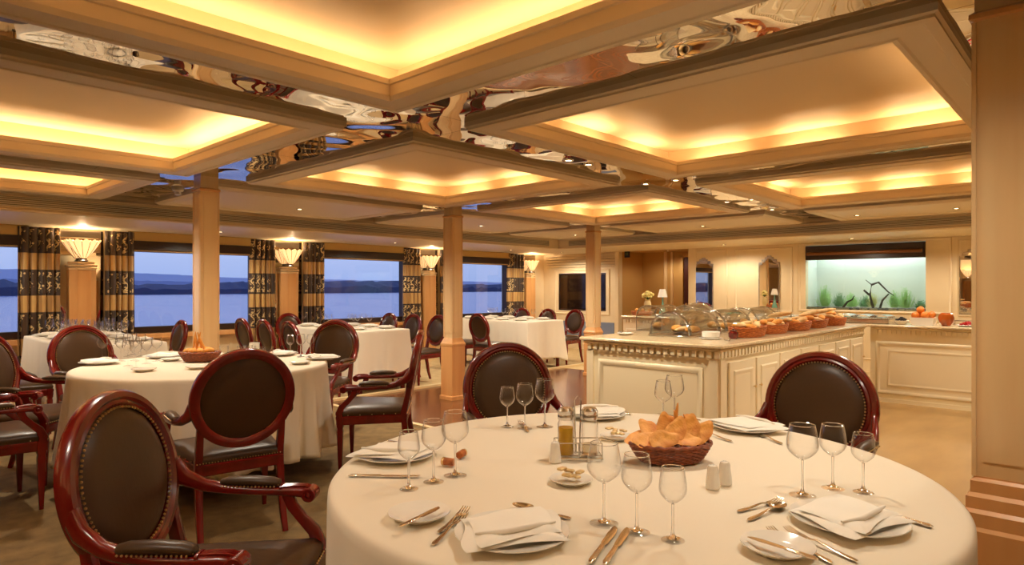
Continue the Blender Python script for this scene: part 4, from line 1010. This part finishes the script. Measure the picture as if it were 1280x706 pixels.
MB().lathe([(.001, 0), (.08, 0), (.12, .015), (.118, .018), (.08, .005), (.001, .005)], 32).build('plate_body', CHINA, e)
m = MB()
for k in range(60):
    a_, r_ = rd.uniform(0, 6.28), .08*sqrt(rd.random()); m.ball((r_*cos(a_), r_*sin(a_), .02+.035*(1-r_/.08)), .013, 8)
m.build('berries', mat('red_berries', (170, 20, 20), .25), e, kind='stuff')
x, y = A(1196, 399); e = empty('wire_stand', (9.25, 1.3, Z+.001), label='low wire rack behind the oranges on the right counter', category='rack')
m = MB()
for k in range(4): m.tube([(-.08+.05*k, -.1, 0), (-.08+.05*k, -.1, .05), (-.08+.05*k, .1, .05), (-.08+.05*k, .1, 0)], .004, 6)
m.tube([(-.08, -.1, .05), (.07, -.1, .05)], .004, 6); m.tube([(-.08, .1, .05), (.07, .1, .05)], .004, 6); m.build('wires', STAIN, e)
# ================================================================== AQUARIUM, MIRRORS, SCREEN
e = empty('aquarium', (XT+.3, 3.035, 1.01), label='large lit aquarium set in the cream end wall behind the buffet', category='aquarium')
PALE = mat('aquarium_back', (214, 222, 214), .7); 
m = MB(); m.box(.30, .32, -.9, .9, 0, 1.1); m.box(-.18, .32, -.92, -.9, 0, 1.1); m.box(-.18, .32, .9, .92, 0, 1.1); m.box(-.18, .32, -.92, .92, -.04, 0); m.box(-.18, .32, -.92, .92, 1.1, 1.12); m.build('tank_shell', PALE, e, smooth=False)
m = MB(); m.box(-.29, -.28, -.893, .893, .0, .86); m.build('front_glass', TANKG, e, smooth=False)
m = MB(); m.cbox(-.33, -.20, -.893, .893, .845, 1.09, .012); m.build('hood', DBROWN, e)
m = MB(); m.lathe([(.03, -.86), (.03, .86)], 16, Matrix.Translation((-.345, 0, .95)) @ Matrix.Rotation(pi/2, 4, 'X')); m.build('blind_roll', mat('bronze_blind', (120, 74, 36), .3, .4), e)
m = MB()
for k in range(34): m.ball((-.25+.04*rd.random(), -.87+.0527*k, .02), rd.uniform(.025, .04), 8, sc=(1, 1.2, .7))
m.build('rock_row', mat('grey_rock', (72, 72, 68), .8), e, kind='stuff')
m = MB(); m.box(-.26, .29, -.89, .89, .002, .03); m.build('gravel', mat('aquarium_gravel', (150, 140, 112), .9, bump=((90, 90, 90), .8, .02, 2)), e, kind='stuff', smooth=False)
DW = mat('driftwood', (58, 52, 44), .8)
for pts in ([(-.1, .35, .03), (-.1, .28, .13), (-.12, .2, .17), (-.1, .17, .24)], [(-.05, -.1, .03), (-.08, -.06, .25), (-.06, -.08, .42), (-.02, .02, .50)], [(-.06, -.08, .42), (-.05, -.18, .46), (-.04, -.32, .30), (-.02, -.40, .24)], [(-.08, -.05, .25), (-.1, .03, .33)], [(-.05, -.2, .03), (-.06, -.24, .16), (-.05, -.33, .27)]):
    m = MB(); m.tube(pts, [.02, .016, .011, .005][:len(pts)], 8); m.build('driftwood', DW, e)
def water_plant(y, h, w, c, label, seed, x=0.0):
    rd = random.Random(seed); m = MB(); w *= 1.0; h *= 1.35
    for k in range(150):
        a_ = rd.uniform(0, 6.28); r_ = rd.uniform(0, w); hh = h*rd.uniform(.35, 1)*(1-.5*(r_/w)**2)
        bx, by = r_*.5*cos(a_), r_*sin(a_)
        tx, ty = bx+rd.uniform(-.03, .03), by+rd.uniform(-.04, .04)
        m.sweep([(bx*.6, by*.6, .012), ((bx+tx)/2, (by+ty)/2, hh*.6), (tx, ty, hh)], [(.003, .001), (.006, .0015), (.001, .001)], n=4, up=(0, 1, 0))
        for q in range(3): m.ball((bx*.6+(tx-bx*.6)*(q+1)/3+rd.uniform(-.01, .01), by*.6+(ty-by*.6)*(q+1)/3+rd.uniform(-.012, .012), hh*(q+1)/3), rd.uniform(.004, .010), 4, sc=(.5, 1, .8))
    o = m.build('water_plant', c, label=label, category='water plant', group='plants in the aquarium'); o.location = (XT+.44+(.05 if seed % 2 else -.05), y, 1.04)
GR1 = mat('plant_green', (168, 214, 140), .6); GR2 = mat('plant_dark_green', (120, 168, 124), .6); GR3 = mat('plant_yellow_green', (206, 212, 150), .6)
for k, (y, h, w, c, l) in enumerate(((3.74, .30, .13, GR1, 'bushy green water plant at the left end of the aquarium'), (3.52, .20, .10, GR2, 'low dark green water plant beside the small driftwood'), (3.3, .20, .12, GR1, 'low green water plant left of the aquarium middle'), (3.12, .16, .09, GR2, 'low dark green water plant just left of the tall driftwood'),
        (2.98, .20, .06, GR3, 'yellow-green water plant at the foot of the tall driftwood'), (2.68, .22, .10, GR1, 'bright green water plant right of the driftwood'), (2.5, .26, .12, GR1, 'bushy green water plant right of the aquarium middle'), (2.3, .10, .07, GR2, 'small dark water plant at the right end of the aquarium'))):
    water_plant(y, h, w, c, l, k)
area('aquarium_lamp', (XT+.35, 3.035, 2.06), .35, 15, (.96, 1, .98), (0, 0, 0), 1.6)
def stepped_mirror(y, w, z0, z1, label):
    e = empty('wall_mirror', (XT-.002, y, z0), label=label, category='mirror', group='tall stepped wall mirrors')
    h = z1-z0; st = [(1, h), (.72, h+.05), (.42, h+.09), (.2, h+.12)]
    out = []
    P = [(-w, 0)]+[(-w*k, 0) for k in ()]
    prof = [(w, 0)]
    for i, (k, hh) in enumerate(st):
        prof.append((w*k, hh))
        if i+1 < len(st): prof.append((w*st[i+1][0], hh))
    pts = [(-a, b) for a, b in prof]+[(a, b) for a, b in reversed(prof)]
    def ext(s, x0, x1, off=0):
        return [[(x, (py_)*s, pz*s+off) for py_, pz in pts] for x in (x0, x1)]
    m = MB(); m.loft(ext(1, -.012, 0)); m.build('frame', STAIN, e, smooth=False)
    m = MB(); m.loft(ext(.9, -.016, -.0125, .04)); m.build('mirror_glass', MIRR, e, smooth=False)
stepped_mirror(5.83, .2, .97, 1.84, 'tall stepped mirror nearest the passage on the end wall'); stepped_mirror(4.56, .19, .98, 1.84, 'tall stepped mirror left of the aquarium'); stepped_mirror(1.52, .19, .98, 1.86, 'tall stepped mirror right of the aquarium, cut by the near column')
e = empty('recessed_screen', (XT+.02, 8.785, 1.285), label='dark framed screen recessed in the cream end wall by the window corner', category='screen')
m = MB(); m.box(.02, .06, -.66, .66, -.42, .42); m.build('backing', BLACK, e, smooth=False)
m = MB(); m.box(.0, .019, -.62, .62, -.39, .39); m.build('screen', SCREEN, e, smooth=False)
m = MB(); rim_profile(-.66, .66, -.42, .42, [(0, 0), (0, .02), (.025, .02), (.03, 0)], m); m.v = [(-.012-v[2]+.02, v[0], v[1]) for v in m.v]; m.build('frame', DBROWN, e, smooth=False)
e = empty('exit_sign', (XT+.1, 7.64, 2.1), label='small dark square sign under the passage ceiling', category='sign')
MB().cbox(-.012, .012, -.065, .065, -.075, .075, .004).build('plate', BLACK, e)
m = MB(); m.box(-.014, -.0125, -.03, -.012, -.03, .035); m.box(-.014, -.0125, .01, .03, -.03, .035); m.box(-.014, -.0125, -.012, .01, .0, .012); m.build('symbol', mat('sign_green', (90, 110, 60), .5), e, smooth=False)
# ================================================================== CURTAINS, PILLARS, LAMPS
def curtain_mat():
    m = bpy.data.materials.new('banded_curtain'); m.use_nodes = True; nt = m.node_tree; b = nt.nodes['Principled BSDF']; L = nt.links.new
    N = nt.nodes.new
    tc = N('ShaderNodeTexCoord'); sp = N('ShaderNodeSeparateXYZ'); L(tc.outputs['UV'], sp.inputs[0])
    def M(op, a, b_=None, c=None):
        n = N('ShaderNodeMath'); n.operation = op
        for i, v in enumerate((a, b_, c)):
            if v is None: continue
            if isinstance(v, (int, float)): n.inputs[i].default_value = v
            else: L(v, n.inputs[i])
        return n.outputs[0]
    u, v = sp.outputs[0], sp.outputs[1]       # metres
    band = M('LESS_THAN', M('FRACT', M('DIVIDE', v, .53)), .61)       # 1 = dark patterned band, from the top
    fv = M('FRACT', M('DIVIDE', v, .53)); fu = M('FRACT', M('DIVIDE', u, .19))
    du = M('MULTIPLY', M('SUBTRACT', fu, .5), 1.0); dv = M('SUBTRACT', fv, .305)
    # curling leaf: wavy stem plus ringed blobs
    wav = M('MULTIPLY', M('SINE', M('MULTIPLY', dv, 22)), .13)
    stem = M('LESS_THAN', M('ABSOLUTE', M('SUBTRACT', du, wav)), .05)
    inside = M('LESS_THAN', M('ABSOLUTE', dv), .25)
    vo = N('ShaderNodeTexVoronoi'); vo.inputs['Scale'].default_value = 30; mp = N('ShaderNodeMapping'); mp.inputs['Scale'].default_value = (1, 1.0, 1); L(tc.outputs['UV'], mp.inputs[0]); L(mp.outputs[0], vo.inputs['Vector'])
    leaf = M('MULTIPLY', M('LESS_THAN', vo.outputs['Distance'], .40), M('LESS_THAN', M('ABSOLUTE', M('SUBTRACT', du, wav)), .24))
    mot = M('MULTIPLY', M('MULTIPLY', M('MAXIMUM', stem, leaf), inside), band)
    stripe = M('LESS_THAN', M('FRACT', M('DIVIDE', u, .095)), .5)
    def mix(f, a, c):
        n = N('ShaderNodeMix'); n.data_type = 'RGBA'; L(f, n.inputs['Factor'])
        for i, q in ((6, a), (7, c)):
            if isinstance(q, tuple): n.inputs[i].default_value = lin(q)
            else: L(q, n.inputs[i])
        return n.outputs[2]
    dark = mix(stripe, (62, 40, 24), (44, 26, 16)); gold = mix(stripe, (196, 156, 92), (158, 118, 66))
    base = mix(band, gold, dark); fin = mix(mot, base, (206, 176, 122))
    L(fin, b.inputs['Base Color']); b.inputs['Roughness'].default_value = .5; b.inputs['Sheen Weight'].default_value = .2
    return m
CURT = curtain_mat()
def curtain(x0, x1, label, seed, flare=.03):
    rd = random.Random(seed); w = x1-x0; n = 5; ph = rd.uniform(0, 6)
    NU, NV = 90, 30; vs = []; uvs = []
    for j in range(NV+1):
        v = j/NV; z = 2.135-v*1.75
        k = 1+flare*2*v
        for i in range(NU+1):
            u = i/NU; a_ = ph+u*2*pi*n+.3*sin(u*9+v*2)
            amp = .022+.012*v
            vs.append((x0+w/2+(u-.5)*w*k+.012*cos(a_), 9.80+amp*sin(a_)+.012*sin(a_*.37+v*3), z)); uvs.append((u*w*2.1, v*1.75))
    fs = [(j*(NU+1)+i, j*(NU+1)+i+1, (j+1)*(NU+1)+i+1, (j+1)*(NU+1)+i) for j in range(NV) for i in range(NU)]
    me = bpy.data.meshes.new('curtain'); me.from_pydata(vs, [], fs); uv = me.uv_layers.new(name='UVMap')
    for lp in me.loops: uv.data[lp.index].uv = uvs[lp.vertex_index]
    me.polygons.foreach_set('use_smooth', [True]*len(fs)); me.materials.append(CURT)
    o = bpy.data.objects.new('curtain', me); C.objects.link(o); s = o.modifiers.new('thick', 'SOLIDIFY'); s.thickness = .004
    o['label'] = label; o['category'] = 'curtain'; o['group'] = 'banded curtains at the windows'
nm = ['the far left pair', 'the second pair from the left', 'the pair behind the middle column', 'the pair by the window corner']
for k, (a, b, c, d) in enumerate(((1.63, 2.06, 2.58, 2.93), (4.53, 4.94, 5.46, 5.84), (7.47, 7.88, 8.42, 8.76), (10.36, 10.9, None, None))):
    curtain(a, b, 'brown and gold banded patterned curtain, left one of '+nm[k] if c else 'brown and gold banded patterned curtain right of the last window before the corner', k)
    if c: curtain(c, d, 'brown and gold banded patterned curtain, right one of '+nm[k], k+10)
def shade_mat():
    m = bpy.data.materials.new('lamp_shell_glass'); m.use_nodes = True; nt = m.node_tree; b = nt.nodes['Principled BSDF']
    b.inputs['Base Color'].default_value = lin((240, 210, 160)); b.inputs['Roughness'].default_value = .3
    b.inputs['Emission Color'].default_value = lin((255, 206, 140)); b.inputs['Emission Strength'].default_value = 1.5
    return m
SHM = shade_mat(); RIB = mat('shade_ribs', (130, 60, 40), .4)
BK = 105
def torch(x, label, plabel, rot=0, y=9.895, en=19):
    e = empty('wall_pillar', (x, y, 0), rot, label=plabel, category='pillar', group='wooden half pillars '+('between the curtains' if en < 20 else 'added on the unseen walls'))
    m = MB(); q = [(-.16, 0), (-.15, -.09), (-.075, -.165), (.075, -.165), (.15, -.09), (.16, 0)]
    m.loft([[(a*s, b*s, z) for a, b in q] for s, z in ((1.1, 0), (1.1, .1), (1, .12), (1, 1.60), (.97, 1.61))]); m.build('shaft', PLINW, e, smooth=False)
    m = MB()
    for s, z in ((1.02, 1.611), (1.08, 1.65), (.9, 1.69)): m.loft([[(a*s, b*s, zz) for a, b in q] for zz in (z, z+.028)])
    m.build('cap', MAPLE, e, smooth=False)
    ox, oy = .095*sin(rot), -.095*cos(rot); e = empty('torch_lamp', (x+ox, y+oy, 1.72), rot, label=label, category='lamp', group='fan-shaped glass lamps '+('between the curtains' if en < 20 else 'added on the unseen walls'))
    MB().lathe([(.05, .0), (.06, .01), (.04, .03), (.045, .045), (.02, .05)], 20).build('collar', DBROWN, e)
    def wob(t, z): return 1+.035*((z-.05)/.25)*cos(12*t)
    def zrim(t): return .012*cos(12*t)
    m = MB(); m.grid(lambda u, v: ((.042+.15*v**.85)*(1+.04*v*cos(24*pi*u))*cos(2*pi*u), max(-.2, (.042+.15*v**.85)*(1+.04*v*cos(24*pi*u))*sin(2*pi*u)*.62-.035), .05+.22*v+.014*v*cos(24*pi*u)), 120, 10, close_u=True)
    m.build('glass_shade', SHM, e, solid=.003, ang=60)
    m = MB()
    for k in range(12):
        t = 2*pi*(k+.5)/12
        m.tube([((.046+.15*v**.85)*(1-.04*v)*cos(t), (.046+.15*v**.85)*(1-.04*v)*sin(t)*.62-.035, .05+.22*v-.014*v) for v in (0, .25, .5, .75, 1)], .0032, 6)
    m.build('shade_ribs', RIB, e)
    l = bpy.data.lights.new('torch_glow', 'POINT'); l.energy = en; l.color = (1, .80, .54); l.shadow_soft_size = .05
    o = bpy.data.objects.new('torch_glow', l); C.objects.link(o); o.location = (x+ox*1.4, y+oy*1.4, 1.93)
for x, w_ in ((2.32, 'at the far left'), (5.2, 'second from the left'), (8.15, 'beside the middle column'), (11.13, 'in the window corner')):
    torch(x, 'glowing fan-shaped glass lamp '+w_, 'honey-coloured wooden half pillar under the lamp '+w_)
    MB().box(x-.25, x+.25, YW-.012, YW-.004, .4, 2.13).build('wall_mirror', MIRR, label='tall mirror panel between the curtains behind the lamp '+w_, category='mirror', smooth=False)
for k, (x, y, r) in enumerate(((-3, -4.495, pi), (0, -4.495, pi), (3, -4.495, pi), (6, -4.495, pi), (-4.495, -2.2, pi/2), (-4.495, .8, pi/2), (-4.495, 3.8, pi/2), (-4.495, 6.8, pi/2))):  # torches added on unseen walls to fill the dark ceiling undersides
    torch(x, 'added fan-shaped fill lamp on the unseen walls behind the view', 'wooden half pillar added under a fill lamp behind the view', r, y, BK) if False else torch(x, 'added fan-shaped fill lamp on the unseen walls behind the view', 'wooden half pillar added under a fill lamp behind the view', r, y, BK)
# ================================================================== OUTSIDE
WM = bpy.data.materials.new('lake_water'); WM.use_nodes = True; nt = WM.node_tree; b = nt.nodes['Principled BSDF']
b.inputs['Base Color'].default_value = lin((96, 120, 180)); b.inputs['Roughness'].default_value = .22
tc = nt.nodes.new('ShaderNodeTexCoord'); mp = nt.nodes.new('ShaderNodeMapping'); mp.inputs['Scale'].default_value = (.25, 1.2, 1); n = nt.nodes.new('ShaderNodeTexNoise'); n.inputs['Scale'].default_value = 1; n.inputs['Detail'].default_value = 6
bp = nt.nodes.new('ShaderNodeBump'); bp.inputs['Strength'].default_value = .25; bp.inputs['Distance'].default_value = .3
nt.links.new(tc.outputs['Object'], mp.inputs[0]); nt.links.new(mp.outputs[0], n.inputs['Vector']); nt.links.new(n.outputs['Fac'], bp.inputs['Height']); nt.links.new(bp.outputs[0], b.inputs['Normal'])
MB().add([(-900, 12, -1.7), (1500, 12, -1.7), (1500, 1500, -1.7), (-900, 1500, -1.7)], [(0, 1, 2, 3)]).build('lake_outside', WM, kind=ST, smooth=False)
def ridge(name, x0, y0, x1, y1, h, depth, m_, seed, freq, rough):
    rd = random.Random(seed); ph = [(rd.uniform(0, 6.28), rd.uniform(.7, 1.3)) for _ in range(8)]; N = 420
    def hf(t):
        s = sum(sin(t*freq*f*(1.9**k)+p)*(.55**k) for k, (p, f) in enumerate(ph)); return h*(1+.28*s)+rough*rd.random()
    top = [hf(i/N) for i in range(N+1)]; vs = []
    for d, k in ((0, 0), (.0, .45), (.2, .85), (.55, 1), (1, 0)):
        for i in range(N+1):
            t = i/N; vs.append((x0+(x1-x0)*t, y0+(y1-y0)*t+depth*d, -1.75+(top[i]+1.75)*k+(rd.random()*rough if 0 < k < 1 else 0)))
    w = N+1; fs = [(j*w+i, j*w+i+1, (j+1)*w+i+1, (j+1)*w+i) for j in range(4) for i in range(N)]
    MB().add(vs, fs).build(name, m_, kind=ST, smooth=False)
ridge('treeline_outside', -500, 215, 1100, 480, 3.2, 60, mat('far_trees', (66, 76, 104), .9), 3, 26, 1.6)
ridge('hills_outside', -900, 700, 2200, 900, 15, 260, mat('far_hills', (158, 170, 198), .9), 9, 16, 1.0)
w = bpy.data.worlds.new('dusk'); bpy.context.scene.world = w; w.use_nodes = True; nt = w.node_tree; bg = nt.nodes['Background']
tc = nt.nodes.new('ShaderNodeTexCoord'); sx = nt.nodes.new('ShaderNodeSeparateXYZ'); cr = nt.nodes.new('ShaderNodeValToRGB')
nt.links.new(tc.outputs['Generated'], sx.inputs[0]); nt.links.new(sx.outputs[2], cr.inputs[0]); nt.links.new(cr.outputs[0], bg.inputs[0])
els = cr.color_ramp.elements; els[0].position = 0; els[0].color = lin((158, 180, 232)); els[1].position = .10; els[1].color = lin((194, 208, 247)); q = els.new(.6); q.color = lin((150, 170, 235))
bg.inputs[1].default_value = 1.18
# ================================================================== CAMERA
cam = bpy.data.cameras.new('camera'); co = bpy.data.objects.new('camera', cam); C.objects.link(co)
cam.sensor_width = 36; cam.lens = FPX/1280*36; cam.shift_y = (CYP-353)/1280; cam.clip_end = 5000; cam.clip_start = .02
co.location = (0, 0, CH); co.rotation_euler = (pi/2, 0, YAW-pi/2)
sc = bpy.context.scene; sc.camera = co
sc.view_settings.view_transform = 'Standard'; sc.view_settings.look = 'None'; sc.view_settings.gamma = 1; sc.view_settings.use_curve_mapping = False
sc.view_settings.exposure = -0.14
sc.cycles.use_denoising = True; sc.cycles.max_bounces = 10; sc.cycles.diffuse_bounces = 5; sc.cycles.glossy_bounces = 5; sc.cycles.transparent_max_bounces = 24; sc.cycles.transmission_bounces = 6
sc.cycles.sample_clamp_indirect = 6; sc.cycles.caustics_reflective = False; sc.cycles.caustics_refractive = False; sc.cycles.blur_glossy = .5
for o in bpy.data.objects:
    if '_used' in o: del o['_used']
